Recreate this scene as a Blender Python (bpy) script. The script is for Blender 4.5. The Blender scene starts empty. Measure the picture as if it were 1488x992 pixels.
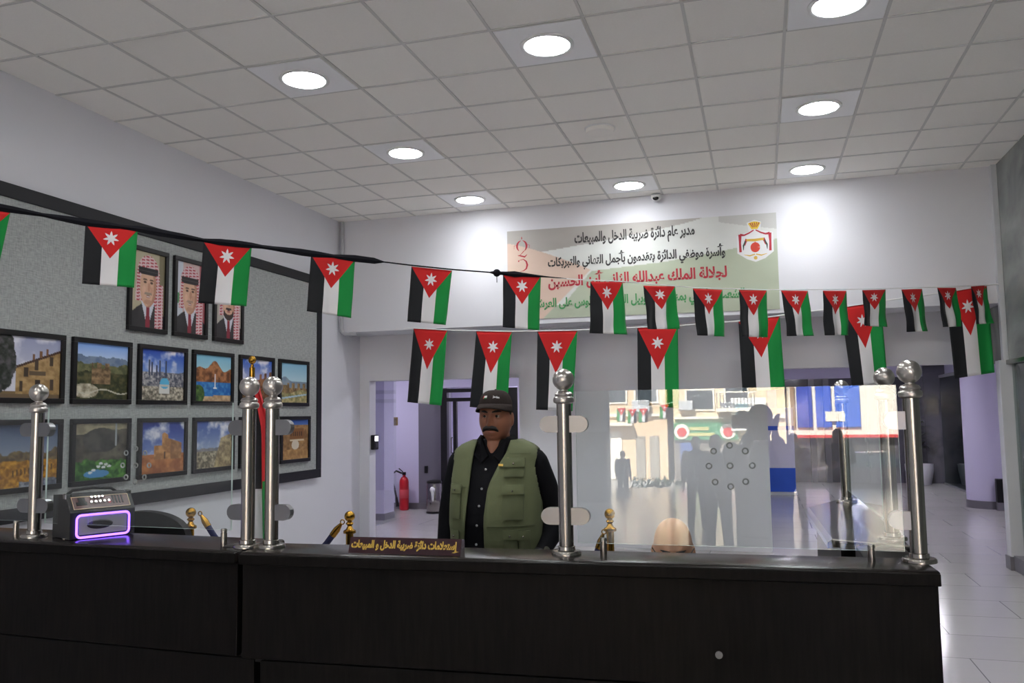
import bpy, bmesh, math, random, unicodedata
import numpy as np
from mathutils import Vector, Matrix
random.seed(7)
S = bpy.context.scene
COL = S.collection
PI = math.pi

# ------------------------------------------------------------------ camera
F_PX = 1218.866
YAW, PITCH, ROLL = 0.28602072, 0.0866794399, -0.0139915756
cam_data = bpy.data.cameras.new('camera')
cam_data.sensor_fit = 'HORIZONTAL'
cam_data.sensor_width = 36.0
cam_data.lens = 36.0 * F_PX / 1488.0
cam_data.clip_start = 0.02
cam_data.clip_end = 300
cam = bpy.data.objects.new('camera', cam_data)
COL.objects.link(cam)
_f = Vector((-math.sin(YAW) * math.cos(PITCH), math.cos(YAW) * math.cos(PITCH), math.sin(PITCH)))
_r = Vector((math.cos(YAW), math.sin(YAW), 0))
_u = _r.cross(_f)
_c, _s = math.cos(ROLL), math.sin(ROLL)
_r2, _u2 = _c * _r + _s * _u, -_s * _r + _c * _u
cam.matrix_world = Matrix(((_r2.x, _u2.x, -_f.x, 0), (_r2.y, _u2.y, -_f.y, 0), (_r2.z, _u2.z, -_f.z, 1.565), (0, 0, 0, 1)))
S.camera = cam

# ------------------------------------------------------------------ light
S.view_settings.view_transform = 'Standard'
S.view_settings.look = 'None'
S.view_settings.exposure = 0.78
S.view_settings.gamma = 1.0
S.view_settings.use_curve_mapping = False
LAMP = 30.0          # radiance of a round ceiling LED lens
BEAM = 30.0          # downward beam of each ceiling LED (W)
CORR_LAMP = 120.0
SUN = 42.0
world = bpy.data.worlds.new('world')
S.world = world
world.use_nodes = True
wb = world.node_tree.nodes['Background']
wb.inputs[0].default_value = (0.62, 0.78, 1.0, 1)
wb.inputs[1].default_value = 4.0
sun_data = bpy.data.lights.new('sun', 'SUN')
sun_data.energy = SUN
sun_data.angle = 0.01
sun_data.color = (1.0, 0.95, 0.86)
sun = bpy.data.objects.new('sun', sun_data)
COL.objects.link(sun)
sun.location = (0, -10, 20)
sun.rotation_euler = Vector((0.25, -0.62, -0.75)).to_track_quat('-Z', 'Y').to_euler()


# ------------------------------------------------------------------ helpers
def lin(c):
    return tuple((x / 12.92 if x <= 0.04045 else ((x + 0.055) / 1.055) ** 2.4) for x in c)


def rgb(r, g, b):
    return lin((r / 255.0, g / 255.0, b / 255.0))


MATS = {}


def mat(name, col, rough=0.6, metal=0.0, spec=0.5, noise=0.0, nscale=30.0, bump=0.0, bscale=80.0, coat=0.0, emit=None):
    if name in MATS:
        return MATS[name]
    m = bpy.data.materials.new(name)
    m.use_nodes = True
    nt = m.node_tree
    b = nt.nodes['Principled BSDF']
    b.inputs['Base Color'].default_value = (*col, 1)
    b.inputs['Roughness'].default_value = rough
    b.inputs['Metallic'].default_value = metal
    b.inputs['Specular IOR Level'].default_value = spec
    b.inputs['Coat Weight'].default_value = coat
    tc = nt.nodes.new('ShaderNodeTexCoord')
    if noise > 0:
        n = nt.nodes.new('ShaderNodeTexNoise')
        n.inputs['Scale'].default_value = nscale
        n.inputs['Detail'].default_value = 4
        nt.links.new(tc.outputs['Object'], n.inputs['Vector'])
        mp = nt.nodes.new('ShaderNodeMapRange')
        mp.inputs[3].default_value = 1 - noise
        mp.inputs[4].default_value = 1 + noise
        nt.links.new(n.outputs[0], mp.inputs[0])
        vm = nt.nodes.new('ShaderNodeVectorMath')
        vm.operation = 'SCALE'
        vm.inputs[0].default_value = col
        nt.links.new(mp.outputs[0], vm.inputs['Scale'])
        nt.links.new(vm.outputs[0], b.inputs['Base Color'])
    if bump > 0:
        n2 = nt.nodes.new('ShaderNodeTexNoise')
        n2.inputs['Scale'].default_value = bscale
        n2.inputs['Detail'].default_value = 3
        nt.links.new(tc.outputs['Object'], n2.inputs['Vector'])
        bp = nt.nodes.new('ShaderNodeBump')
        bp.inputs['Strength'].default_value = bump
        bp.inputs['Distance'].default_value = 0.01
        nt.links.new(n2.outputs[0], bp.inputs['Height'])
        nt.links.new(bp.outputs[0], b.inputs['Normal'])
    if emit:
        b.inputs['Emission Color'].default_value = (*emit[0], 1)
        b.inputs['Emission Strength'].default_value = emit[1]
    MATS[name] = m
    return m


def attr_mat(name, rough=0.5, spec=0.4):
    if name in MATS:
        return MATS[name]
    m = bpy.data.materials.new(name)
    m.use_nodes = True
    nt = m.node_tree
    b = nt.nodes['Principled BSDF']
    a = nt.nodes.new('ShaderNodeAttribute')
    a.attribute_name = 'Col'
    nt.links.new(a.outputs['Color'], b.inputs['Base Color'])
    b.inputs['Roughness'].default_value = rough
    b.inputs['Specular IOR Level'].default_value = spec
    MATS[name] = m
    return m


class NT:
    """tiny helper for math node graphs"""
    def __init__(self, m):
        self.nt = m.node_tree

    def node(self, t):
        return self.nt.nodes.new(t)

    def math(self, op, a, b=None, c=None):
        n = self.nt.nodes.new('ShaderNodeMath')
        n.operation = op
        for i, v in enumerate((a, b, c)):
            if v is None:
                continue
            if hasattr(v, 'links'):
                self.nt.links.new(v, n.inputs[i])
            else:
                n.inputs[i].default_value = v
        return n.outputs[0]

    def mix(self, f, a, b):
        n = self.nt.nodes.new('ShaderNodeMix')
        n.data_type = 'RGBA'
        ins = [n.inputs[0], n.inputs[6], n.inputs[7]]
        for s, v in zip(ins, (f, a, b)):
            if hasattr(v, 'links'):
                self.nt.links.new(v, s)
            else:
                s.default_value = v if not isinstance(v, tuple) else (*v[:3], 1)
        return n.outputs[2]


def flag_mat(name, aspect, star_v):
    m = bpy.data.materials.new(name)
    m.use_nodes = True
    g = NT(m)
    nt = m.node_tree
    b = nt.nodes['Principled BSDF']
    uv = g.node('ShaderNodeUVMap')
    uv.uv_map = 'UVMap'
    sp = g.node('ShaderNodeSeparateXYZ')
    nt.links.new(uv.outputs[0], sp.inputs[0])
    u, v = sp.outputs[0], sp.outputs[1]
    black, white, green, red = rgb(30, 31, 34), rgb(214, 212, 214), rgb(22, 132, 60), rgb(190, 33, 33)
    c = g.mix(g.math('GREATER_THAN', u, 0.335), black, white)
    c = g.mix(g.math('GREATER_THAN', u, 0.665), c, green)
    tri = g.math('SUBTRACT', 1.0, g.math('ABSOLUTE', g.math('SUBTRACT', g.math('MULTIPLY', u, 2.0), 1.0)))
    intri = g.math('LESS_THAN', v, g.math('MULTIPLY', tri, 0.54))
    c = g.mix(intri, c, red)
    dx = g.math('SUBTRACT', u, 0.5)
    dy = g.math('MULTIPLY', g.math('SUBTRACT', v, star_v), aspect)
    r = g.math('SQRT', g.math('ADD', g.math('MULTIPLY', dx, dx), g.math('MULTIPLY', dy, dy)))
    an = g.math('ADD', g.math('ARCTAN2', dx, dy), 40 * PI)
    per = 2 * PI / 7
    w = g.math('DIVIDE', g.math('PINGPONG', an, per / 2), per / 2)
    rr = g.math('ADD', 0.066, g.math('MULTIPLY', g.math('POWER', w, 1.5), 0.09))
    c = g.mix(g.math('LESS_THAN', r, rr), c, white)
    nt.links.new(c, b.inputs['Base Color'])
    b.inputs['Roughness'].default_value = 0.75
    b.inputs['Specular IOR Level'].default_value = 0.2
    b.inputs['Sheen Weight'].default_value = 0.1
    return m


class MB:
    """collects shapes, then links them as one mesh object"""
    def __init__(self):
        self.bm = bmesh.new()

    def box(self, lo, hi, bev=0.0, seg=2, M=None, mi=0):
        c = [(a + b) / 2 for a, b in zip(lo, hi)]
        s = [abs(b - a) for a, b in zip(lo, hi)]
        mt = Matrix.Translation(c) @ Matrix.Diagonal((*s, 1))
        if M is not None:
            mt = M @ mt
        r = bmesh.ops.create_cube(self.bm, size=1, matrix=mt)
        vs = r['verts']
        for f in {f for v in vs for f in v.link_faces}:
            f.material_index = mi
        if bev > 0:
            es = list({e for v in vs for e in v.link_edges})
            bmesh.ops.bevel(self.bm, geom=es, offset=bev, segments=seg, affect='EDGES', profile=0.5)
        return self

    def rings(self, rings, cap=True, mi=0, closed=True):
        vr = [[self.bm.verts.new(p) for p in r] for r in rings]
        n = len(vr[0])
        for a, b in zip(vr, vr[1:]):
            for i in range(n if closed else n - 1):
                j = (i + 1) % n
                try:
                    self.bm.faces.new((a[i], a[j], b[j], b[i])).material_index = mi
                except ValueError:
                    pass
        if cap:
            for r, rev in ((vr[0], True), (vr[-1], False)):
                try:
                    self.bm.faces.new(list(reversed(r)) if rev else r).material_index = mi
                except ValueError:
                    pass
        return self

    def lathe(self, prof, at=(0, 0, 0), n=32, mi=0, M=None):
        at = Vector(at)
        R = []
        for r, z in prof:
            ring = []
            for i in range(n):
                p = Vector((max(r, 1e-4) * math.cos(2 * PI * i / n), max(r, 1e-4) * math.sin(2 * PI * i / n), z))
                ring.append((M @ p if M is not None else p) + at)
            R.append(ring)
        return self.rings(R, True, mi)

    def tube(self, pts, rad, n=12, round_ends=False, mi=0, squash=None):
        pts = [Vector(p) for p in pts]
        if not hasattr(rad, '__len__'):
            rad = [rad] * len(pts)
        rad = list(rad)
        if round_ends:
            d0 = (pts[0] - pts[1]).normalized()
            d1 = (pts[-1] - pts[-2]).normalized()
            r0, r1 = rad[0], rad[-1]
            pre = [(pts[0] + d0 * r0 * math.sin(a), r0 * math.cos(a)) for a in (1.5, 1.1, 0.6)]
            post = [(pts[-1] + d1 * r1 * math.sin(a), r1 * math.cos(a)) for a in (0.6, 1.1, 1.5)]
            pts = [p for p, _ in pre] + pts + [p for p, _ in post]
            rad = [r for _, r in pre] + rad + [r for _, r in post]
        R = []
        up = None
        for i, p in enumerate(pts):
            t = (pts[min(i + 1, len(pts) - 1)] - pts[max(i - 1, 0)]).normalized()
            if up is None:
                up = Vector((0, 0, 1)) if abs(t.z) < 0.9 else Vector((0, 1, 0))
            x = up.cross(t)
            if x.length < 1e-5:
                x = Vector((1, 0, 0)).cross(t)
            x.normalize()
            y = t.cross(x).normalized()
            up = y
            rx, ry = (rad[i], rad[i]) if squash is None else (rad[i] * squash[0], rad[i] * squash[1])
            R.append([p + x * rx * math.cos(2 * PI * k / n) + y * ry * math.sin(2 * PI * k / n) for k in range(n)])
        return self.rings(R, True, mi)

    def prism(self, poly, z0, z1, M=None, mi=0):
        """poly in xy, extruded z0..z1, then M"""
        M = M if M is not None else Matrix()
        return self.rings([[M @ Vector((x, y, z)) for x, y in poly] for z in (z0, z1)], True, mi)

    def ball(self, c, r, u=24, v=14, M=None, mi=0):
        mt = Matrix.Translation(c) @ (M if M is not None else Matrix()) @ (Matrix.Diagonal((*r, 1)) if hasattr(r, '__len__') else Matrix.Scale(r, 4))
        rr = bmesh.ops.create_uvsphere(self.bm, u_segments=u, v_segments=v, radius=1, matrix=mt)
        for f in {f for q in rr['verts'] for f in q.link_faces}:
            f.material_index = mi
        return self

    def torus(self, c, R, r, M=None, n=20, k=8):
        M = M if M is not None else Matrix()
        rings = []
        for i in range(n + 1):
            a = 2 * PI * i / n
            rings.append([Vector(c) + M @ Vector(((R + r * math.cos(2 * PI * j / k)) * math.cos(a), (R + r * math.cos(2 * PI * j / k)) * math.sin(a), r * math.sin(2 * PI * j / k))) for j in range(k)])
        self.rings(rings, False)
        bmesh.ops.remove_doubles(self.bm, verts=self.bm.verts, dist=1e-6)
        return self

    def poly(self, pts, mi=0):
        self.bm.faces.new([self.bm.verts.new(p) for p in pts]).material_index = mi
        return self

    def build(self, name, mats, parent=None, smooth=False, fix=True):
        if fix:
            bmesh.ops.recalc_face_normals(self.bm, faces=self.bm.faces)
        me = bpy.data.meshes.new(name)
        self.bm.to_mesh(me)
        self.bm.free()
        return link(name, me, mats, parent, smooth)


def link(name, me, mats, parent=None, smooth=False):
    for m in (mats if isinstance(mats, (list, tuple)) else [mats]):
        me.materials.append(m)
    if smooth:
        me.polygons.foreach_set('use_smooth', [True] * len(me.polygons))
        if smooth != 'all':
            try:
                me.set_sharp_from_angle(angle=math.radians(40))
            except Exception:
                pass
    o = bpy.data.objects.new(name, me)
    COL.objects.link(o)
    if parent:
        o.parent = parent
    return o


def tag(o, label, cat, group=None, kind=None):
    o['label'] = label
    o['category'] = cat
    if group:
        o['group'] = group
    if kind:
        o['kind'] = kind
    return o


def thing(name, label, cat, loc=(0, 0, 0), rz=0.0, group=None):
    o = bpy.data.objects.new(name, None)
    o.empty_display_size = 0.1
    COL.objects.link(o)
    o.location = loc
    o.rotation_euler = (0, 0, rz)
    return tag(o, label, cat, group)


def struct(name, mb, m, smooth=False, label=None):
    o = mb.build(name, m, None, smooth)
    o['kind'] = 'structure'
    if label:
        o['label'] = label
    return o


def copy_tree(o, parent=None):
    c = o.copy()
    COL.objects.link(c)
    if parent:
        c.parent = parent
    for ch in list(o.children):
        copy_tree(ch, c)
    return c


def remesh(mb, voxel, name, m, parent, smooth_iter=2):
    """join the overlapping shapes into one continuous surface"""
    bmesh.ops.recalc_face_normals(mb.bm, faces=mb.bm.faces)
    me = bpy.data.meshes.new(name)
    mb.bm.to_mesh(me)
    mb.bm.free()
    o = bpy.data.objects.new(name, me)
    COL.objects.link(o)
    md = o.modifiers.new('r', 'REMESH')
    md.mode = 'VOXEL'
    md.voxel_size = voxel
    if smooth_iter:
        sm = o.modifiers.new('s', 'SMOOTH')
        sm.iterations = smooth_iter
        sm.factor = 0.5
    dg = bpy.context.evaluated_depsgraph_get()
    me2 = bpy.data.meshes.new_from_object(o.evaluated_get(dg))
    bpy.data.objects.remove(o)
    bpy.data.meshes.remove(me)
    me2.name = name
    me2.materials.clear()
    return link(name, me2, m, parent, 'all')


# Arabic lettering: joining forms laid out right to left
def _forms(ch):
    o = {}
    n = unicodedata.name(ch, '')
    if not n.startswith('ARABIC LETTER'):
        return o
    for f in ('ISOLATED', 'INITIAL', 'MEDIAL', 'FINAL'):
        try:
            o[f] = unicodedata.lookup(n + ' ' + f + ' FORM')
        except KeyError:
            pass
    return o


def shape_arabic(s):
    L = list(s)
    Fm = [_forms(c) for c in L]
    res, i, pj = [], 0, False
    while i < len(L):
        c = L[i]
        if not Fm[i]:
            res.append(c)
            pj = False
            i += 1
            continue
        if c == 'ل' and i + 1 < len(L) and L[i + 1] in 'اأإآ':
            nm = {'ا': 'ALEF', 'أ': 'ALEF WITH HAMZA ABOVE', 'إ': 'ALEF WITH HAMZA BELOW', 'آ': 'ALEF WITH MADDA ABOVE'}[L[i + 1]]
            res.append(unicodedata.lookup('ARABIC LIGATURE LAM WITH ' + nm + (' FINAL FORM' if pj else ' ISOLATED FORM')))
            pj = False
            i += 2
            continue
        nxt = i + 1 < len(L) and 'FINAL' in Fm[i + 1]
        j = nxt and 'INITIAL' in Fm[i]
        k = 'MEDIAL' if pj and j else 'FINAL' if pj else 'INITIAL' if j else 'ISOLATED'
        res.append(Fm[i].get(k, c))
        pj = j
        i += 1
    return ''.join(reversed(res))


def text_mesh(s, bold=0.0, depth=0.02, arabic=True):
    cu = bpy.data.curves.new('lettering', 'FONT')
    cu.body = shape_arabic(s) if arabic else s
    cu.offset = bold
    cu.extrude = depth
    cu.resolution_u = 4
    o = bpy.data.objects.new('lettering', cu)
    COL.objects.link(o)
    dg = bpy.context.evaluated_depsgraph_get()
    me = bpy.data.meshes.new_from_object(o.evaluated_get(dg))
    bpy.data.objects.remove(o)
    bpy.data.curves.remove(cu)
    return me


def lettering(name, s, M, width, height, m, parent, bold=0.012, arabic=True, depth=0.001):
    """letters fitted in a width x height box; local x right, y up, z out; M places the lower left corner"""
    me = text_mesh(s, bold, 0.02, arabic)
    n = len(me.vertices)
    co = np.empty(n * 3)
    me.vertices.foreach_get('co', co)
    co = co.reshape(-1, 3)
    lo, hi = co.min(0), co.max(0)
    co[:, 0] = (co[:, 0] - lo[0]) / (hi[0] - lo[0]) * width
    co[:, 1] = (co[:, 1] - lo[1]) / (hi[1] - lo[1]) * height
    co[:, 2] = (co[:, 2] - lo[2]) / (hi[2] - lo[2]) * depth
    # neighbouring glyphs overlap: give every other island a hair more thickness
    par = list(range(n))

    def find(a):
        while par[a] != a:
            par[a] = par[par[a]]
            a = par[a]
        return a
    for e in me.edges:
        a, b = find(e.vertices[0]), find(e.vertices[1])
        if a != b:
            par[a] = b
    roots = {}
    for i in range(n):
        r = find(i)
        roots.setdefault(r, []).append(i)
    order = sorted(roots.values(), key=lambda v: co[v, 0].min())
    for k, v in enumerate(order):
        co[v, 2] += depth * 0.25 * (k % 3)
    co4 = np.concatenate([co, np.ones((n, 1))], 1) @ np.array(M).T
    me.vertices.foreach_set('co', co4[:, :3].ravel())
    me.update()
    me.materials.clear()
    return link(name, me, m, parent)


def vnoise(shape, cells, seed):
    rs = np.random.RandomState(seed)
    H, W = shape
    out = np.zeros(shape)
    amp, tot = 1.0, 0
    for o in range(4):
        c = cells * 2 ** o
        gnoise = rs.rand(c + 2, c + 2)
        y = np.linspace(0, c, H)
        x = np.linspace(0, c, W)
        yi, xi = y.astype(int), x.astype(int)
        fy, fx = (y - yi)[:, None], (x - xi)[None, :]
        fy, fx = fy * fy * (3 - 2 * fy), fx * fx * (3 - 2 * fx)
        a = gnoise[yi][:, xi] * (1 - fx) + gnoise[yi][:, xi + 1] * fx
        b = gnoise[yi + 1][:, xi] * (1 - fx) + gnoise[yi + 1][:, xi + 1] * fx
        out += amp * (a * (1 - fy) + b * fy)
        tot += amp
        amp *= 0.55
    return out / tot


def print_sheet(name, img, place, m, parent=None):
    """a printed sheet: img rows run top to bottom (sRGB 0..1); place(u, v) gives the point, u right, v up"""
    H, W, _ = img.shape
    verts = [place(i / (W - 1), 1 - j / (H - 1)) for j in range(H) for i in range(W)]
    faces = [(j * W + i, (j + 1) * W + i, (j + 1) * W + i + 1, j * W + i + 1) for j in range(H - 1) for i in range(W - 1)]
    me = bpy.data.meshes.new(name)
    me.from_pydata([tuple(v) for v in verts], [], faces)
    ca = me.color_attributes.new('Col', 'FLOAT_COLOR', 'POINT')
    x = np.clip(img, 0, 1).reshape(-1, 3)
    l = np.where(x <= 0.04045, x / 12.92, ((x + 0.055) / 1.055) ** 2.4)
    ca.data.foreach_set('color', np.concatenate([l, np.ones((len(l), 1))], 1).astype(np.float32).ravel())
    return link(name, me, m, parent)


# ------------------------------------------------------------------ materials
M_wall = mat('wall_paint', rgb(213, 213, 219), 0.75, bump=0.05, bscale=60)
M_lav = mat('violet_lit_wall', rgb(196, 190, 216), 0.7)  # violet cast of the corridor lights put into the wall colour
M_ceil = mat('mineral_fibre_tile', rgb(243, 240, 235), 0.9, noise=0.03, nscale=60, bump=0.1, bscale=300)
M_tbar = mat('ceiling_grid_bar', rgb(205, 203, 200), 0.5)  # bars coloured darker than the tiles for the shade in the tile recess
M_lamp = mat('led_lens', (1, 1, 1), 0.5, emit=((0.955, 0.985, 1.0), LAMP))
M_corr_lamp = mat('led_lens_corridor', (1, 1, 1), 0.5, emit=((0.93, 0.92, 1.0), CORR_LAMP))
M_white = mat('white_plastic', rgb(225, 225, 225), 0.4)
M_panel = mat('white_lamp_panel', rgb(248, 248, 250), 0.45)
M_black = mat('black_frame', rgb(18, 17, 19), 0.4, spec=0.3)
M_boardframe = mat('charcoal_frame', rgb(30, 30, 34), 0.5, spec=0.25)
M_steel = mat('brushed_steel', rgb(150, 146, 140), 0.2, metal=1.0)
M_ball = mat('polished_steel', rgb(185, 180, 175), 0.28, metal=1.0)
M_chrome = mat('chrome', rgb(170, 170, 173), 0.1, metal=1.0)
M_brass = mat('brass', rgb(170, 128, 52), 0.25, metal=1.0)
M_rope = mat('navy_velvet', rgb(24, 26, 66), 0.8)
M_dark = mat('black_leather', rgb(20, 19, 20), 0.5, spec=0.2)
M_print = attr_mat('photo_print', 0.45, 0.25)
M_banner = attr_mat('banner_vinyl', 0.55, 0.3)
M_conduit = mat('grey_conduit', rgb(170, 170, 174), 0.5)
M_tape = mat('black_tape', rgb(22, 22, 27), 0.8, spec=0.08)
M_cord = mat('white_cord', rgb(225, 225, 225), 0.7)
M_skirt = mat('grey_skirting', rgb(105, 102, 108), 0.4)
M_alu = mat('white_aluminium', rgb(196, 198, 202), 0.35)


def wood_mat():
    m = mat('espresso_wood', rgb(20, 16, 15), 0.45, spec=0.08)
    nt = m.node_tree
    b = nt.nodes['Principled BSDF']
    tc = nt.nodes.new('ShaderNodeTexCoord')
    mp = nt.nodes.new('ShaderNodeMapping')
    mp.inputs['Scale'].default_value = (30, 30, 2.5)
    n = nt.nodes.new('ShaderNodeTexNoise')
    n.inputs['Scale'].default_value = 3
    n.inputs['Detail'].default_value = 6
    cr = nt.nodes.new('ShaderNodeValToRGB')
    cr.color_ramp.elements[0].position, cr.color_ramp.elements[1].position = 0.3, 0.7
    cr.color_ramp.elements[0].color = (*rgb(8, 7, 7), 1)
    cr.color_ramp.elements[1].color = (*rgb(21, 18, 17), 1)
    nt.links.new(tc.outputs['Object'], mp.inputs[0])
    nt.links.new(mp.outputs[0], n.inputs[0])
    nt.links.new(n.outputs[0], cr.inputs[0])
    nt.links.new(cr.outputs[0], b.inputs['Base Color'])
    return m


M_wood = wood_mat()
M_top = mat('espresso_worktop', rgb(30, 25, 24), 0.22, spec=0.35, noise=0.15, nscale=14)


def glass_mat(name, tint, base=0.04):
    m = bpy.data.materials.new(name)
    m.use_nodes = True
    nt = m.node_tree
    nt.nodes.clear()
    out = nt.nodes.new('ShaderNodeOutputMaterial')
    tr = nt.nodes.new('ShaderNodeBsdfTransparent')
    tr.inputs[0].default_value = (*tint, 1)
    gl = nt.nodes.new('ShaderNodeBsdfGlossy')
    gl.inputs['Roughness'].default_value = 0.0
    lw = nt.nodes.new('ShaderNodeLayerWeight')
    lw.inputs[0].default_value = 0.5
    g = NT(m)
    fr = g.math('ADD', base, g.math('MULTIPLY', g.math('POWER', lw.outputs['Facing'], 5.0), 1 - base))
    mx = nt.nodes.new('ShaderNodeMixShader')
    nt.links.new(fr, mx.inputs[0])
    nt.links.new(tr.outputs[0], mx.inputs[1])
    nt.links.new(gl.outputs[0], mx.inputs[2])
    nt.links.new(mx.outputs[0], out.inputs[0])
    return m


M_glass = glass_mat('clear_glass', (0.945, 0.965, 0.957))
M_glass_dark = glass_mat('green_grey_glass', (0.55, 0.64, 0.62), 0.05)
M_glass_edge = mat('glass_edge', rgb(205, 222, 216), 0.15)


def marble_mat(name, c0, c1, rough=0.12, scale=1.2):
    m = bpy.data.materials.new(name)
    m.use_nodes = True
    nt = m.node_tree
    b = nt.nodes['Principled BSDF']
    tc = nt.nodes.new('ShaderNodeTexCoord')
    n = nt.nodes.new('ShaderNodeTexNoise')
    n.inputs['Scale'].default_value = scale
    n.inputs['Detail'].default_value = 8
    n.inputs['Distortion'].default_value = 1.5
    cr = nt.nodes.new('ShaderNodeValToRGB')
    cr.color_ramp.elements[0].position, cr.color_ramp.elements[1].position = 0.35, 0.68
    cr.color_ramp.elements[0].color = (*c0, 1)
    cr.color_ramp.elements[1].color = (*c1, 1)
    nt.links.new(tc.outputs['Object'], n.inputs[0])
    nt.links.new(n.outputs[0], cr.inputs[0])
    nt.links.new(cr.outputs[0], b.inputs['Base Color'])
    b.inputs['Roughness'].default_value = rough
    return m


M_marble = marble_mat('grey_green_marble', rgb(98, 104, 102), rgb(140, 144, 141))
M_marble_d = marble_mat('dark_grey_marble', rgb(66, 65, 72), rgb(98, 96, 106), 0.1)


def floor_mat():
    m = bpy.data.materials.new('porcelain_floor_tiles')
    m.use_nodes = True
    nt = m.node_tree
    b = nt.nodes['Principled BSDF']
    tc = nt.nodes.new('ShaderNodeTexCoord')
    br = nt.nodes.new('ShaderNodeTexBrick')
    br.offset = 0.5
    br.inputs['Scale'].default_value = 1.0
    br.inputs['Brick Width'].default_value = 1.2
    br.inputs['Row Height'].default_value = 0.6
    br.inputs['Mortar Size'].default_value = 0.004
    br.inputs['Mortar Smooth'].default_value = 0.3
    br.inputs['Color1'].default_value = (*rgb(181, 177, 178), 1)
    br.inputs['Color2'].default_value = (*rgb(187, 183, 184), 1)
    br.inputs['Mortar'].default_value = (*rgb(112, 108, 112), 1)
    nt.links.new(tc.outputs['Object'], br.inputs['Vector'])
    n = nt.nodes.new('ShaderNodeTexNoise')
    n.inputs['Scale'].default_value = 2.0
    n.inputs['Detail'].default_value = 5
    mp = nt.nodes.new('ShaderNodeMapping')
    mp.inputs['Scale'].default_value = (1, 6, 1)
    nt.links.new(tc.outputs['Object'], mp.inputs[0])
    nt.links.new(mp.outputs[0], n.inputs[0])
    g = NT(m)
    c = g.mix(g.math('MULTIPLY', n.outputs[0], 0.25), br.outputs[0], rgb(170, 167, 170))
    nt.links.new(c, b.inputs['Base Color'])
    b.inputs['Roughness'].default_value = 0.16
    return m


M_floor = floor_mat()


def fabric_board_mat():
    m = mat('grey_woven_fabric', rgb(150, 152, 150), 0.95, spec=0.1)
    nt = m.node_tree
    b = nt.nodes['Principled BSDF']
    tc = nt.nodes.new('ShaderNodeTexCoord')
    outs = []
    for sc in ((1, 14, 90), (1, 90, 14)):
        mp = nt.nodes.new('ShaderNodeMapping')
        mp.inputs['Scale'].default_value = sc
        n = nt.nodes.new('ShaderNodeTexNoise')
        n.inputs['Scale'].default_value = 1.3
        n.inputs['Detail'].default_value = 4
        nt.links.new(tc.outputs['Object'], mp.inputs[0])
        nt.links.new(mp.outputs[0], n.inputs[0])
        outs.append(n.outputs[0])
    g = NT(m)
    f = g.math('MULTIPLY', g.math('SUBTRACT', g.math('ADD', outs[0], outs[1]), 0.6), 1.25)
    c = g.mix(f, rgb(134, 137, 136), rgb(180, 183, 181))
    nt.links.new(c, b.inputs['Base Color'])
    return m


M_fabric = fabric_board_mat()

# ------------------------------------------------------------------ the room
LX, RX, BY, H = -4.98, 2.36, 9.35, 4.0      # left wall, right wall, upper back wall, ceiling height
EY = -17.3                                   # street front
struct('floor', MB().box((-9.2, EY, -0.2), (6.2, 21.0, 0.0)), M_floor)
struct('wall_left', MB().box((LX - 0.2, EY, 0), (LX, 9.9, H)), M_wall)
struct('wall_back', MB().box((LX - 0.2, BY, 2.605), (RX + 0.2, 9.9, H)), M_wall, label='white upper back wall over the recessed passage')
mb = MB()
mb.box((LX - 0.2, 9.9, 0), (-4.842, 10.08, 2.605))
mb.box((-2.83, 9.9, 0), (0.072, 10.08, 2.605))
mb.box((-4.842, 9.9, 2.02), (-2.83, 10.08, 2.605))
mb.box((0.072, 9.9, 2.035), (RX + 0.2, 10.08, 2.605))
struct('wall_passage', mb, M_wall, label='recessed lower back wall with two openings')
# ceiling: tiles with a lay-in grid of bars
mb = MB().box((LX - 0.2, EY, H), (6.2, BY + 0.3, H + 0.12))
k = -10
while 0.24 + 0.6 * k < 6.0:
    x = 0.24 + 0.6 * k
    if x > LX:
        mb.box((x - 0.010, EY, H - 0.006), (x + 0.010, BY, H + 0.01), mi=1)
    k += 1
k = -38
while 5.5 + 0.6 * k < BY:
    y = 5.5 + 0.6 * k
    if y > EY:
        mb.box((LX, y - 0.010, H - 0.0065), (6.0, y + 0.010, H + 0.01), mi=1)
    k += 1
struct('ceiling', mb, [M_ceil, M_tbar])
struct('roof', MB().box((-9.4, EY - 0.3, H + 0.3), (6.4, 21.2, H + 0.5)), M_wall)  # unseen slab, added to keep the sun out of hall and corridor
# right side: marble above, glazed partition below near the corner
mb = MB()
mb.box((RX, -1.0, 2.02), (RX + 0.2, 9.9, H))
mb.box((RX, -1.0, 0), (RX + 0.2, 7.9, 2.02))
struct('wall_right', mb, M_marble)
struct('wall_lobby_right', MB().box((6.0, EY, 0), (6.2, -1.0, H)), M_wall)
struct('wall_lobby_return', MB().box((RX, -1.2, 0), (6.2, -1.0, H)), M_wall)
mb = MB().box((2.27, 9.27, 0.0), (2.42, 9.42, 2.03), 0.006)
struct('trim_1', mb, M_alu, label='white aluminium post at the end of the right wall')
struct('trim_2', MB().box((RX - 0.03, 7.9, 1.985), (RX + 0.01, 9.27, 2.03), 0.004), M_steel, label='steel rail over the glazed partition')
struct('trim_3', MB().box((2.31, 9.28, 2.03), (2.36, 9.35, H), 0.004), M_alu, label='thin white corner strip beside the marble wall')
struct('window_1', MB().box((RX + 0.02, 7.9, 0.14), (RX + 0.04, 9.3, 1.99)), M_glass_dark, label='dark glass partition under the marble wall')
struct('wall_partition', MB().box((RX + 0.12, 7.9, 0), (RX + 0.2, 9.9, 2.02)), M_marble_d)
struct('baseboard_right', MB().box((2.29, 7.6, 0.0), (RX + 0.05, 9.3, 0.14), 0.004), M_skirt)
struct('baseboard_corner', MB().box((2.255, 9.255, 0.0), (2.43, 9.43, 0.13), 0.004), M_skirt)
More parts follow.
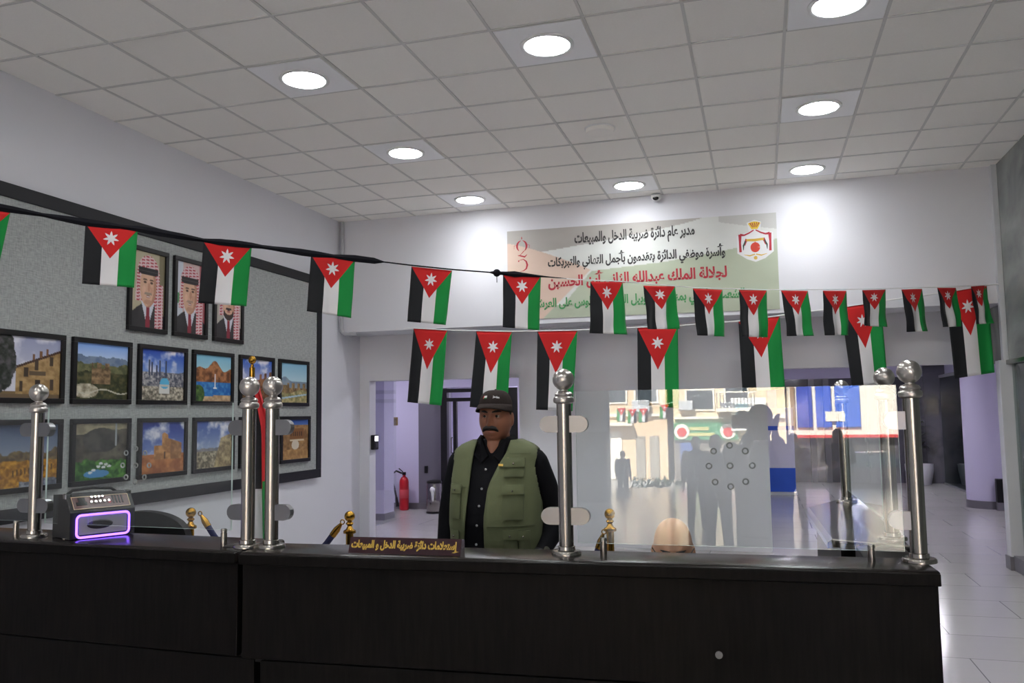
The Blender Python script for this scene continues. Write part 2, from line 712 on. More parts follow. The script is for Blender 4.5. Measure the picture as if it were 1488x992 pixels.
# street front wall of the building with the wide entrance opening
mb = MB()
mb.box((-9.2, EY - 0.25, 0), (-3.25, EY, H))
mb.box((5.2, EY - 0.25, 0), (6.2, EY, H))
mb.box((-3.25, EY - 0.25, 3.3), (5.2, EY, H))
struct('wall_front', mb, M_wall)
mb = MB()
for x in (-3.25, 5.1):
    mb.box((x, EY - 0.2, 0), (x + 0.07, EY - 0.1, 3.3))
mb.box((-3.25, EY - 0.2, 3.2), (5.2, EY - 0.1, 3.3))
struct('door_1', mb, M_alu, label='aluminium frame of the open street entrance')

# the zone behind the back wall: passage on the left, corridor on the right
mb = MB()
mb.box((-9.2, 9.9, 0), (-9.0, 21, 2.7))
mb.box((6.0, 9.9, 0), (6.2, 21, 2.7))
mb.box((-9.2, 20.8, 0), (6.2, 21, 2.7))
mb.box((-9.2, 9.9, 0), (LX - 0.2, 10.08, 2.7))
mb.box((RX + 0.2, 9.9, 0), (6.2, 10.08, 2.7))
struct('wall_corridor_end', mb, M_lav)
struct('ceiling_corridor', MB().box((-9.2, 10.08, 2.6), (6.2, 21, 2.75)), M_lav)
# left passage
struct('wall_passage_left', MB().box((-9.0, 13.3, 0), (-5.59, 13.5, 2.6)), M_lav)
struct('wall_passage_corner', MB().box((-5.59, 13.3, 0), (-5.07, 13.5, 2.6)), mat('grey_cladding', rgb(104, 101, 111), 0.35))
struct('baseboard_passage', MB().box((-9.0, 13.28, 0), (-5.07, 13.3, 0.1)), M_skirt)
struct('trim_4', MB().box((-5.83, 11.75, 0), (-5.5, 12.1, 2.6), 0.004), M_lav, label='pale square pillar inside the left passage')
struct('baseboard_pillar', MB().box((-5.84, 11.74, 0), (-5.49, 12.11, 0.1), 0.004), M_skirt)
struct('window_2', MB().box((-5.3, 10.9, 0.02), (-5.28, 11.7, 2.2)), M_glass, label='narrow glass panel beside the left passage jamb')
# wall past the black door, and the wall between the two zones
struct('wall_passage_right', MB().box((-3.73, 12.95, 0), (-2.0, 13.15, 2.6)).box((-5.12, 13.0, 2.02), (-3.73, 13.15, 2.6)), M_lav)
struct('wall_room_end', MB().box((-7.5, 16.5, 0), (-2.2, 16.7, 2.6)), M_lav)
struct('wall_between', MB().box((-2.2, 10.08, 0), (-2.0, 20.8, 2.6)), M_lav)
# right corridor
struct('wall_corridor_marble', MB().box((0.35, 19.6, 0), (3.33, 19.8, 2.25)), M_marble_d)
struct('wall_corridor_over', MB().box((-2.0, 19.65, 2.25), (6.0, 19.85, 2.6)).box((-2.0, 19.6, 0), (0.35, 19.8, 2.25)), M_lav)
mb = MB()
for x in (1.02, 1.32, 2.2):
    mb.box((x, 19.5, 0), (x + 0.12, 19.62, 2.25))
struct('trim_5', mb, M_skirt, label='vertical strips dividing the dark marble corridor wall')
struct('wall_corridor_right', MB().box((3.33, 19.55, 0), (3.75, 19.9, 2.6)), M_marble_d)
struct('wall_corridor_side', MB().box((3.75, 19.7, 0), (6.0, 19.9, 2.6)), M_marble_d)
# ceiling lights (things)


BEAM_DATA = {}


def make_lamp(x, y, z, label, group, m, r=0.15, panel=True):
    t = thing('ceiling_light', label, 'ceiling light', (x, y, z), 0, group)
    if panel:
        MB().box((-0.285, -0.285, -0.004), (0.285, 0.285, 0.0), 0.002).build('panel', M_panel, t)
    MB().lathe([(r + 0.028, -0.004), (r + 0.028, -0.012), (r + 0.012, -0.018), (r, -0.014), (r, -0.004)], n=40).build('trim_ring', M_white, t, True)
    MB().lathe([(0.0, -0.030), (r * 0.5, -0.027), (r * 0.85, -0.019), (r, -0.010)], n=32).build('lens', m, t, 'all')
    if panel:
        ld = BEAM_DATA.get('d')
        if ld is None:
            ld = bpy.data.lights.new('downlight_beam', 'SPOT')
            ld.energy = BEAM
            ld.spot_size = math.radians(138)
            ld.spot_blend = 0.9
            ld.shadow_soft_size = 0.13
            ld.color = (0.955, 0.985, 1.0)
            BEAM_DATA['d'] = ld
        lo = bpy.data.objects.new('downlight_beam', ld)
        COL.objects.link(lo)
        lo.parent = t
        lo.location = (0, 0, -0.035)
    return t


LX3, LY3 = (-3.06, -1.26, 0.54), (5.2, 7.0, 8.8)
names = {(0, 0): 'round LED ceiling light nearest the left wall, in the front row',
         (1, 0): 'round LED ceiling light in the middle of the front row, largest on the ceiling',
         (2, 0): 'round LED ceiling light cut by the top edge, right end of the front row',
         (0, 1): 'round LED ceiling light of the middle row, left of the smoke detector',
         (2, 1): 'round LED ceiling light of the middle row, right of the smoke detector',
         (0, 2): 'round LED ceiling light close to the back wall, left of the banner',
         (1, 2): 'round LED ceiling light close to the back wall beside the small camera, above the banner',
         (2, 2): 'round LED ceiling light close to the back wall, above the banner right end'}
for (i, j), lb in names.items():
    make_lamp(LX3[i], LY3[j], H - 0.0065, lb, 'round LED ceiling lights', M_lamp)
for y in (3.4, 0.4, -3.2, -6.8, -10.4, -14.0):  # unseen lamp rows carried on into the hall, added for more light
    for x in LX3 + ((3.0, 4.8) if y < -2 else ()):
        make_lamp(x, y, H - 0.0065, 'unseen round LED ceiling light carrying the rows into the hall, added for light', 'unseen ceiling lights added in the hall', M_lamp)
for x, y in ((-3.9, 11.4), (-6.2, 12.0), (-4.6, 14.9), (-4.2, 15.8), (-3.2, 14.4), (1.0, 11.5), (3.9, 12.2), (1.5, 14.8), (0.6, 17.6), (3.0, 17.6)):  # hidden fixtures, one of them added to brighten the wall beyond the black door
    make_lamp(x, y, 2.6, 'unseen round LED light on the corridor ceiling behind the lintel', 'corridor ceiling lights', M_corr_lamp, 0.12, False)
t = thing('smoke_detector', 'round white smoke detector on the ceiling tile between two lights', 'smoke detector', (-1.23, 6.95, H))
MB().lathe([(0.0, -0.05), (0.08, -0.05), (0.115, -0.042), (0.125, -0.02), (0.125, -0.012)], n=40).build('body', M_ceil, t, True)
MB().lathe([(0.132, -0.012), (0.132, 0.0)], n=40).build('base', M_white, t, True)

# ------------------------------------------------------------------ back wall: banner, camera, conduit
BX0, BX1, BZ0, BZ1 = -2.79, 0.24, 2.645, 3.695
BYF = BY - 0.006


def banner_art():
    Hh, Ww = 110, 300
    v, u = np.mgrid[0:Hh, 0:Ww]
    u = u / (Ww - 1.0)
    v = v / (Hh - 1.0)                      # 0 top
    img = np.zeros((Hh, Ww, 3))
    img[:] = np.array([196, 198, 192]) / 255

    def put(mask, c, soft=None):
        img[mask] = np.array(c) / 255.0
    put(v > -1, (203, 205, 202))
    put(v < 0.30 * np.clip(1 - u / 0.74, 0, 1) ** 0.75, (170, 166, 161))
    put((u > 0.80) & (v < 0.16 - 0.3 * (u - 0.98) ** 2 - 0.5 * (0.98 - u)), (184, 184, 182))
    gl = np.where(v < 0.5, 0.33, 0.33 - 0.11 * (v - 0.5) / 0.35)
    put((u > gl) & (v > 0.50 - 0.06 * np.clip((u - 0.33) / 0.3, 0, 1) - 0.17 * np.clip((u - 0.6) / 0.4, 0, 1) ** 1.3), (170, 178, 158))
    put((v > 0.86) & (u > 0.14), (170, 178, 158))
    vt = 0.14 + 0.35 * (np.clip(u, 0, 0.33) / 0.33) ** 1.25
    vb = 0.48 + 0.52 * (0.33 - u) / 0.19
    put((u < 0.33) & (v > vt) & (v < vb), (205, 181, 166))
    n = vnoise((Hh, Ww), 5, 3)[..., None] - 0.5
    return img + n * 0.05


t = thing('wall_banner', 'wide printed congratulation banner with lettering and crest on the upper back wall', 'banner', (0, BYF, 0))
print_sheet('sheet', banner_art(), lambda u, v: (BX0 + u * (BX1 - BX0), 0, BZ0 + v * (BZ1 - BZ0) + (0.02 * (1 - u))), M_banner, t)
MB().box((BX0, 0.0005, BZ0 + 0.02), (BX1, 0.005, BZ1)).build('backing', M_white, t)
M_ink = mat('black_print', rgb(52, 50, 52), 0.6)
M_red = mat('crimson_print', rgb(172, 42, 58), 0.6)
M_grn = mat('green_print', rgb(66, 142, 84), 0.6)
M_gold = mat('gold_print', rgb(205, 168, 70), 0.5)
M_yel = mat('yellow_print', rgb(226, 196, 60), 0.6)
M_wht = mat('white_print', rgb(216, 216, 218), 0.6)


def TM(x, y, z):
    # text plane facing -y
    return Matrix(((1, 0, 0, x), (0, 0, -1, y), (0, 1, 0, z), (0, 0, 0, 1)))


for s, x0, x1, z, h, m in (('مدير عام دائرة ضريبة الدخل والمبيعات', -1.98, -0.625, 3.455, 0.175, M_ink),
                           ('وأسرة موظفي الدائرة يتقدمون بأجمل التهاني والتبريكات', -2.30, -0.305, 3.205, 0.18, M_ink),
                           ('لجلالة الملك عبدالله الثاني أبن الحسين', -2.30, -0.295, 2.955, 0.215, M_red),
                           ('والشعب الأردني بمناسبة اليوبيل الفضي للجلوس على العرش', -2.47, -0.07, 2.735, 0.17, M_grn)):
    lettering('lettering', s, TM(x0, -0.001, z), x1 - x0, h * 1.08, m, t, 0.034)


def stroke(mb, pts, ws, y=-0.0015):
    """flat brush stroke in the xz plane"""
    L, R = [], []
    P = [Vector((a, 0, b)) for a, b in pts]
    for i, p in enumerate(P):
        d = (P[min(i + 1, len(P) - 1)] - P[max(i - 1, 0)]).normalized()
        nn = Vector((-d.z, 0, d.x))
        w = ws[i] / 2
        L.append(p + nn * w)
        R.append(p - nn * w)
    for a in range(len(P) - 1):
        q = [L[a], L[a + 1], R[a + 1], R[a]]
        mb.poly([(v.x, y, v.z) for v in q])


mb = MB()
cx, cz = -2.612, 3.50


def arc(cx, cz, rx, rz, a0, a1, n=14):
    return [(cx + rx * math.cos(math.radians(a0 + (a1 - a0) * i / n)), cz + rz * math.sin(math.radians(a0 + (a1 - a0) * i / n))) for i in range(n + 1)]


def taper(n, w):
    return [0.006 + w * math.sin(PI * i / n) for i in range(n + 1)]


stroke(mb, arc(cx, cz, 0.068, 0.085, 100, 235), taper(14, 0.022))
stroke(mb, arc(cx, cz, 0.068, 0.085, 80, -60), taper(14, 0.022))
stroke(mb, [(cx + 0.03, cz - 0.075), (cx - 0.01, cz - 0.12), (cx - 0.05, cz - 0.15)], [0.012, 0.008, 0.005])
stroke(mb, [(cx - 0.06, cz - 0.135), (cx - 0.02, cz - 0.145), (cx + 0.04, cz - 0.165), (cx + 0.075, cz - 0.13)], [0.005, 0.02, 0.024, 0.006])
stroke(mb, [(cx - 0.05, cz - 0.215), (cx - 0.045, cz - 0.235)], [0.012, 0.02])
stroke(mb, [(cx - 0.045, cz - 0.215), (cx + 0.02, cz - 0.2), (cx + 0.06, cz - 0.235), (cx + 0.075, cz - 0.29), (cx + 0.06, cz - 0.345), (cx + 0.02, cz - 0.375), (cx - 0.03, cz - 0.385)], [0.005, 0.012, 0.022, 0.028, 0.022, 0.012, 0.004])
stroke(mb, [(cx, cz + 0.145), (cx, cz + 0.12), (cx, cz + 0.1)], [0.004, 0.016, 0.004])
stroke(mb, [(cx - 0.07, cz + 0.02), (cx - 0.11, cz + 0.01), (cx - 0.11, cz - 0.04)], [0.004, 0.006, 0.003])
stroke(mb, [(cx + 0.07, cz + 0.02), (cx + 0.11, cz + 0.01), (cx + 0.11, cz - 0.04)], [0.004, 0.006, 0.003])
for v in mb.bm.verts:
    v.co.x = cx + (v.co.x - cx) * 0.85
    v.co.z = 3.64 + (v.co.z - 3.645) * 0.78
mb.build('anniversary_numeral', M_red, t)
# crest at the right end
ex, ez = 0.012, 3.405
mb = MB()
mb.poly([(ex - 0.19, -0.001, ez + 0.06), (ex - 0.19, -0.001, ez - 0.13), (ex - 0.09, -0.001, ez - 0.2), (ex, -0.001, ez - 0.235), (ex + 0.1, -0.001, ez - 0.2), (ex + 0.19, -0.001, ez - 0.13), (ex + 0.19, -0.001, ez + 0.08), (ex + 0.06, -0.001, ez + 0.11), (ex + 0.07, -0.001, ez + 0.2), (ex, -0.001, ez + 0.225), (ex - 0.08, -0.001, ez + 0.2), (ex - 0.06, -0.001, ez + 0.1)])
em = mb.build('crest', M_wht, t)
mb = MB()
for sx in (-1, 1):
    stroke(mb, [(ex + sx * 0.01, ez + 0.115), (ex + sx * 0.06, ez + 0.085), (ex + sx * 0.11, ez + 0.065), (ex + sx * 0.155, ez + 0.07)], [0.012, 0.016, 0.018, 0.03], -0.002)
    stroke(mb, [(ex + sx * 0.155, ez + 0.075), (ex + sx * 0.158, ez - 0.02), (ex + sx * 0.155, ez - 0.12)], [0.035, 0.022, 0.026], -0.0022)
    stroke(mb, [(ex + sx * 0.085, ez + 0.02), (ex + sx * 0.1, ez - 0.01), (ex + sx * 0.11, ez - 0.05)], [0.03, 0.024, 0.012], -0.002)
mb.build('mantle', M_red, em)
mb = MB()
stroke(mb, arc(ex, ez - 0.075, 0.025, 0.03, 0, 359, 24), [0.05] * 25, -0.0024)
mb.poly([(ex - 0.02, -0.0025, ez - 0.045), (ex + 0.02, -0.0025, ez - 0.045), (ex, -0.0025, ez - 0.01)])
mb.build('globe', mat('orange_red_print', rgb(205, 66, 48), 0.6), em)
mb = MB()
stroke(mb, [(ex - 0.09, ez + 0.008), (ex, ez + 0.004), (ex + 0.09, ez + 0.012)], [0.024, 0.03, 0.024], -0.0027)
for sx in (-1, 1):
    stroke(mb, [(ex + sx * 0.006, ez - 0.15), (ex + sx * 0.06, ez - 0.165), (ex + sx * 0.12, ez - 0.15)], [0.012, 0.014, 0.004], -0.002)
stroke(mb, arc(ex, ez - 0.19, 0.01, 0.01, 0, 359, 12), [0.02] * 13, -0.002)
mb.build('wings_and_scroll', M_gold, em)
mb = MB()
mb.poly([(ex - 0.032, -0.002, ez + 0.125), (ex + 0.03, -0.002, ez + 0.125), (ex + 0.064, -0.002, ez + 0.19), (ex + 0.03, -0.002, ez + 0.205), (ex, -0.002, ez + 0.21), (ex - 0.034, -0.002, ez + 0.205), (ex - 0.068, -0.002, ez + 0.19)])
mb.build('crown', M_yel, em)
mb = MB()
for k in (-2, -1, 0, 1, 2):
    stroke(mb, [(ex + k * 0.01, ez + 0.145), (ex + k * 0.024, ez + 0.195)], [0.006, 0.01], -0.003)
mb.build('crown_lining', M_red, em)
mb = MB()
for sx in (-1, 1):
    stroke(mb, [(ex + sx * 0.1, ez + 0.0), (ex + sx * 0.122, ez - 0.05), (ex + sx * 0.124, ez - 0.1)], [0.012, 0.016, 0.006], -0.0026)
mb.build('flags', mat('dark_green_print', rgb(40, 66, 58), 0.6), em)

t = thing('security_camera', 'small white dome security camera at the top of the back wall', 'security camera', (-1.03, BY, 3.96))
MB().lathe([(0.035, 0), (0.035, 0.03)], n=24, M=Matrix.Rotation(PI / 2, 4, 'X')).build('mount', M_white, t, True)
MB().lathe([(0.0, -0.045), (0.03, -0.042), (0.052, -0.02), (0.056, 0.01), (0.05, 0.035), (0.02, 0.045)], at=(0, -0.065, 0), n=28, M=Matrix.Rotation(0.5, 4, 'X')).build('housing', M_white, t, True)
MB().ball((0, -0.098, -0.014), (0.036, 0.024, 0.03)).build('lens_dome', mat('black_glossy', rgb(12, 12, 14), 0.1), t, True)

t = thing('conduit_pipe', 'thin grey conduit running down the left corner of the upper back wall', 'pipe', (-4.93, BY - 0.044, 0))
MB().tube([(0, 0, 3.99), (0, 0, 2.66), (0.01, 0, 2.60), (0.05, 0.0, 2.575), (0.12, 0.0, 2.57), (0.2, 0.0, 2.57)], 0.022, 14).build('pipe', M_conduit, t, True)
MB().tube([(0.11, 0.0, 2.57), (0.15, 0.0, 2.57)], 0.03, 14).build('coupling', M_conduit, t, True)

# ------------------------------------------------------------------ left wall: display board, portraits, views
t = thing('display_board', 'large grey fabric display board with a black border on the left wall', 'display board', (LX + 0.021, 0, 0))
b0, b1, z0, z1 = 3.6, 8.82, 0.87, 3.21
MB().box((0.0, b0, z0), (0.016, b1, z1)).build('fabric_panel', M_fabric, t)
fw = 0.10
mb = MB()
mb.box((0.0, b0, z1 - fw), (0.03, b1, z1), 0.003)
mb.box((0.0, b0, z0), (0.03, b1, z0 + fw), 0.003)
mb.box((0.0, b1 - fw, z0 + fw), (0.03, b1, z1 - fw), 0.003)
mb.box((0.0, b0, z0 + fw), (0.03, b0 + fw, z1 - fw), 0.003)
mb.build('border', M_boardframe, t)
HH, WW = 72, 84


def canvas(c):
    im = np.zeros((HH, WW, 3))
    im[:] = np.array(c) / 255.0
    return im


GV, GU = np.mgrid[0:HH, 0:WW]
GU = GU / (WW - 1.0)
GV = GV / (HH - 1.0)


def cc(*c):
    return np.array(c) / 255.0


def sky(im, top, bot, hz, clouds=0.0, seed=1):
    f = np.clip(GV / hz, 0, 1)[..., None]
    s = cc(*top) * (1 - f) + cc(*bot) * f
    if clouds:
        n = np.clip((vnoise((HH, WW), 4, seed) - (0.62 - clouds)) * 4, 0, 1)[..., None]
        s = s * (1 - n) + cc(215, 215, 225) * n
    m = GV < hz
    im[m] = s[m]


def rough(im, mask, c0, c1, seed, cells=10):
    n = np.clip((vnoise((HH, WW), cells, seed) - 0.3) * 2.4, 0, 1)[..., None]
    s = cc(*c0) * (1 - n) + cc(*c1) * n
    im[mask] = s[mask]


def rect(im, u0, v0, u1, v1, c):
    im[(GU >= u0) & (GU <= u1) & (GV >= v0) & (GV <= v1)] = cc(*c)


def ell(im, u, v, ru, rv, c):
    im[((GU - u) / ru) ** 2 + ((GV - v) / rv) ** 2 < 1] = cc(*c)


def ridge(seed, base, amp, cells=5):
    return base - amp * (vnoise((2, WW), cells, seed)[0] - 0.5)[None, :] * 2


def p_house():
    im = canvas((120, 100, 70))
    sky(im, (150, 155, 185), (205, 205, 215), 0.9, 0.15, 5)
    roof = 0.50 - 0.42 * (GU - 0.3)
    wall = (GU > 0.3) & (GV > roof)
    rough(im, wall, (140, 112, 72), (178, 148, 104), 3, 14)
    im[(GU > 0.3) & (np.abs(GV - roof) < 0.022)] = cc(70, 50, 40)
    for u in (0.55, 0.66, 0.76):
        rect(im, u, 0.27 - (u - 0.55) * 0.42, u + 0.04, 0.38 - (u - 0.55) * 0.42, (120, 85, 60))
    for u, v in ((0.58, 0.38), (0.82, 0.3), (0.42, 0.5)):
        rect(im, u, v, u + 0.07, v + 0.16, (70, 58, 48))
    rect(im, 0.5, 0.56, 0.76, 0.63, (95, 80, 62))
    rect(im, 0.6, 0.7, 0.68, 0.95, (55, 45, 40))
    rect(im, 0.84, 0.68, 0.9, 0.86, (70, 58, 48))
    rect(im, 0.36, 0.72, 0.4, 0.9, (70, 58, 48))
    n = vnoise((HH, WW), 9, 8)
    tree = ((GU - 0.05) / 0.24) ** 2 + ((GV - 0.4) / 0.5) ** 2 < 0.8 + n * 0.5
    rough(im, tree, (38, 44, 36), (92, 88, 92), 9, 16)
    rect(im, 0, 0.93, 1, 1, (110, 92, 70))
    return im


def p_castle_hill():
    im = canvas((90, 95, 60))
    sky(im, (120, 160, 225), (190, 205, 230), 0.3)
    rough(im, GV > ridge(4, 0.25, 0.08), (92, 110, 140), (120, 135, 155), 5)
    rough(im, GV > ridge(6, 0.36, 0.06), (78, 84, 58), (120, 118, 82), 7, 14)
    rough(im, GV > ridge(9, 0.5, 0.06), (44, 50, 30), (92, 88, 58), 11, 16)
    blk = (np.abs(GU - 0.48) < 0.18) & (GV > 0.4 + 0.05 * np.sign(np.sin(GU * 40))) & (GV < 0.72)
    rough(im, blk, (92, 74, 54), (160, 132, 98), 12, 16)
    rough(im, ((GU - 0.18) / 0.25) ** 2 + ((GV - 0.85) / 0.13) ** 2 < 1, (120, 112, 92), (205, 198, 178), 14, 12)
    im[np.abs(GV - 0.86 - 0.04 * np.sin(GU * 9)) < 0.012] = cc(190, 186, 170)
    return im


def p_mosque():
    im = canvas((120, 118, 120))
    sky(im, (42, 74, 168), (120, 150, 205), 0.45, 0.08, 13)
    rough(im, GV > ridge(14, 0.44, 0.03), (70, 74, 88), (176, 172, 170), 15, 26)
    rough(im, GV > 0.72, (92, 88, 78), (205, 196, 176), 16, 24)
    for u, h in ((0.16, 0.2), (0.22, 0.24), (0.4, 0.2), (0.55, 0.2), (0.33, 0.3)):
        rect(im, u, h, u + 0.035, 0.52, (62, 70, 92))
    rect(im, 0.42, 0.68, 0.66, 0.86, (205, 205, 200))
    ell(im, 0.54, 0.66, 0.11, 0.11, (88, 172, 208))
    rect(im, 0.43, 0.69, 0.65, 0.73, (190, 190, 186))
    return im


def p_aqaba():
    im = canvas((60, 110, 160))
    sky(im, (120, 178, 205), (176, 210, 214), 0.45)
    rough(im, GV > 0.32 - 0.16 * np.exp(-((GU - 0.5) / 0.22) ** 2) - 0.05 * np.sin(GU * 14), (92, 58, 38), (172, 116, 76), 21, 12)
    im[GV > 0.58] = cc(44, 106, 168)
    rough(im, GV > 0.6, (34, 92, 160), (74, 136, 188), 22, 18)
    im[(np.abs(GU - 0.55) < 0.008) & (GV > 0.4) & (GV < 0.72)] = cc(225, 225, 225)
    rect(im, 0.5, 0.7, 0.6, 0.73, (225, 225, 225))
    rough(im, (GV > 0.86 - 0.2 * (GU < 0.3) * (0.3 - GU)) & ((GU > 0.5) | (GV > 0.9)), (150, 120, 92), (205, 178, 140), 23)
    rough(im, ((GU - 0.1) / 0.16) ** 2 + ((GV - 0.85) / 0.2) ** 2 < 1, (38, 66, 32), (92, 120, 60), 24, 14)
    return im


def p_ruin_sunset():
    im = canvas((140, 100, 70))
    sky(im, (48, 86, 178), (206, 196, 205), 0.6, 0.2, 31)
    rough(im, GV > 0.62, (110, 82, 58), (178, 140, 98), 32, 12)
    rough(im, (GU > 0.5) & (GV > 0.42 + 0.06 * np.sign(np.sin(GU * 38)) - 0.2 * (GU - 0.5)), (84, 56, 40), (150, 104, 70), 33, 14)
    return im


def p_fort():
    im = canvas((150, 140, 100))
    sky(im, (130, 178, 205), (190, 212, 218), 0.6)
    rough(im, GV > 0.46 - 0.12 * np.exp(-((GU - 0.15) / 0.15) ** 2), (110, 130, 150), (140, 150, 160), 41)
    rough(im, GV > 0.56 - 0.06 * np.sign(np.sin(GU * 30)) * (GU > 0.25), (104, 82, 54), (165, 136, 92), 42, 14)
    rough(im, GV > 0.72 + 0.05 * np.sin(GU * 6), (120, 118, 76), (190, 172, 122), 43, 12)
    im[np.abs(GV - 0.9 + 0.12 * GU) < 0.02] = cc(160, 185, 200)
    return im


def p_ochre():
    im = canvas((150, 110, 40))
    sky(im, (66, 78, 104), (128, 140, 160), 0.5)
    rough(im, GV > ridge(51, 0.42, 0.1), (72, 62, 48), (122, 104, 72), 52, 14)
    rough(im, GV > ridge(53, 0.58, 0.06), (130, 86, 20), (206, 152, 52), 54, 18)
    for u in np.arange(0.3, 0.95, 0.06):
        rect(im, u, 0.75 - 0.1 * u, u + 0.02, 0.85 - 0.1 * u, (92, 62, 26))
    rough(im, (GV > 0.9 - 0.02 * np.sin(GU * 9)) & (GU > 0.4), (60, 66, 82), (150, 156, 170), 55, 22)
    return im


def p_falls():
    im = canvas((80, 76, 66))
    rough(im, GV > -1, (58, 54, 48), (104, 98, 86), 61, 7)
    rough(im, GV < 0.2 - 0.1 * GU, (128, 120, 100), (166, 156, 130), 62, 8)
    rough(im, ((GU - 0.5) / 0.35) ** 2 + ((GV - 0.3) / 0.22) ** 2 < 1, (44, 44, 44), (78, 76, 72), 63, 7)
    im[(np.abs(GU - 0.78) < 0.02) & (GV < 0.42)] = cc(150, 156, 160)
    rough(im, GV > ridge(64, 0.66, 0.1), (34, 74, 30), (96, 150, 62), 65, 16)
    ell(im, 0.42, 0.9, 0.24, 0.07, (74, 136, 190))
    for u, v in ((0.5, 0.72), (0.6, 0.74), (0.55, 0.79), (0.66, 0.78), (0.45, 0.77), (0.36, 0.83), (0.3, 0.87)):
        ell(im, u, v, 0.04, 0.022, (212, 214, 216))
    return im


def p_desert_castle():
    im = canvas((170, 110, 70))
    sky(im, (34, 52, 132), (120, 140, 190), 0.62, 0.12, 71)
    rough(im, GV > 0.68, (140, 84, 48), (192, 128, 78), 72, 8)
    blk = (GU > 0.3) & (GU < 0.95) & (GV < 0.74) & (GV > np.where(GU < 0.48, 0.46, np.where(GU < 0.62, 0.2 + 0.6 * np.abs(GU - 0.53), 0.32 + 0.3 * (GU - 0.62))))
    rough(im, blk, (150, 104, 62), (202, 150, 98), 73, 14)
    im[blk & (GU > 0.68)] *= np.array([0.86, 0.86, 0.88])
    rect(im, 0.52, 0.58, 0.56, 0.72, (84, 54, 34))
    return im


def p_hill_city():
    im = canvas((120, 110, 100))
    sky(im, (52, 76, 150), (150, 166, 196), 0.6, 0.16, 81)
    rough(im, GV > ridge(82, 0.58, 0.04), (104, 106, 118), (140, 138, 140), 83)
    rough(im, GV > 0.64, (96, 88, 72), (190, 178, 152), 84, 24)
    rough(im, (GU > 0.62 + 0.3 * (0.6 - GV)) & (GV > 0.36 - 0.3 * (GU - 0.7)), (120, 104, 76), (192, 172, 130), 85, 12)
    return im


def p_dark_temple():
    im = canvas((60, 50, 46))
    sky(im, (36, 52, 110), (60, 70, 120), 0.3)
    rough(im, GV > 0.1, (58, 44, 40), (120, 88, 70), 91, 10)
    rect(im, 0.45, 0.1, 0.62, 0.5, (190, 186, 182))
    for k in range(4):
        rect(im, 0.46, 0.14 + 0.1 * k, 0.61, 0.17 + 0.1 * k, (90, 82, 80))
    rough(im, GV > 0.72, (92, 70, 54), (150, 118, 88), 92)
    return im


def p_dome_desert():
    im = canvas((150, 116, 74))
    sky(im, (44, 78, 150), (110, 140, 190), 0.25)
    rough(im, GV > 0.14, (120, 88, 54), (172, 134, 88), 101, 9)
    rect(im, 0.28, 0.22, 0.82, 0.48, (126, 86, 48))
    for k in range(6):
        rect(im, 0.32 + 0.08 * k, 0.3, 0.36 + 0.08 * k, 0.42, (76, 52, 32))
    rect(im, 0.3, 0.5, 0.84, 0.54, (206, 190, 160))
    ell(im, 0.5, 0.64, 0.14, 0.12, (200, 190, 172))
    rough(im, GV > 0.76, (142, 106, 62), (188, 148, 96), 102, 8)
    return im


def framed(name, lb, cat, y, z, w, h, img, group):
    t = thing(name, lb, cat, (LX + 0.037, y, z), 0, group)
    b = 0.038
    mb = MB()
    mb.box((0, -w / 2, h / 2 - b), (0.03, w / 2, h / 2), 0.003)
    mb.box((0, -w / 2, -h / 2), (0.03, w / 2, -h / 2 + b), 0.003)
    mb.box((0, -w / 2, -h / 2 + b), (0.03, -w / 2 + b, h / 2 - b), 0.003)
    mb.box((0, w / 2 - b, -h / 2 + b), (0.03, w / 2, h / 2 - b), 0.003)
    mb.box((0, -w / 2 + b, -h / 2 + b), (0.012, w / 2 - b, h / 2 - b))
    mb.build('frame', M_black, t)
    print_sheet('photo', img, lambda u, v: (0.0135, (u - 0.5) * (w - 2 * b), (v - 0.5) * (h - 2 * b)), M_print, t)
    return t


rows = ((1.942, ((4.70, p_house, 'framed photo of a stone house with chimneys beside a tree, on the board'),
                 (5.388, p_castle_hill, 'framed photo of a hilltop ruin over green hills, second of the upper row'),
                 (6.085, p_mosque, 'framed photo of a city with a pale blue dome and dark towers'),
                 (6.780, p_aqaba, 'framed photo of a brown mountain above blue water'),
                 (7.495, p_ruin_sunset, 'framed photo of a ruin against blue and pink sky, behind the flagpole finial'),
                 (8.208, p_fort, 'framed photo of a pale hill fort, right end of the upper row'))),
        (1.325, ((4.70, p_ochre, 'framed photo of an ochre yellow town under a grey sky, leftmost of the lower row'),
                 (5.398, p_falls, 'framed photo of a dark cliff above green trees and a small pool'),
                 (6.103, p_desert_castle, 'framed photo of a sandy desert castle under a deep blue sky'),
                 (6.806, p_hill_city, 'framed photo of a hillside town beside a sunlit rocky slope'),
                 (7.511, p_dark_temple, 'dark framed photo hidden behind the paired steel posts'),
                 (8.245, p_dome_desert, 'framed photo of a white dome in brown desert, right end of the lower row'))))
for z, row in rows:
    for y, fn, lb in row:
        framed('framed_photo', lb, 'framed picture', y, z, 0.615, 0.505, fn(), 'framed landscape photos on the display board')

PH, PW = 96, 62


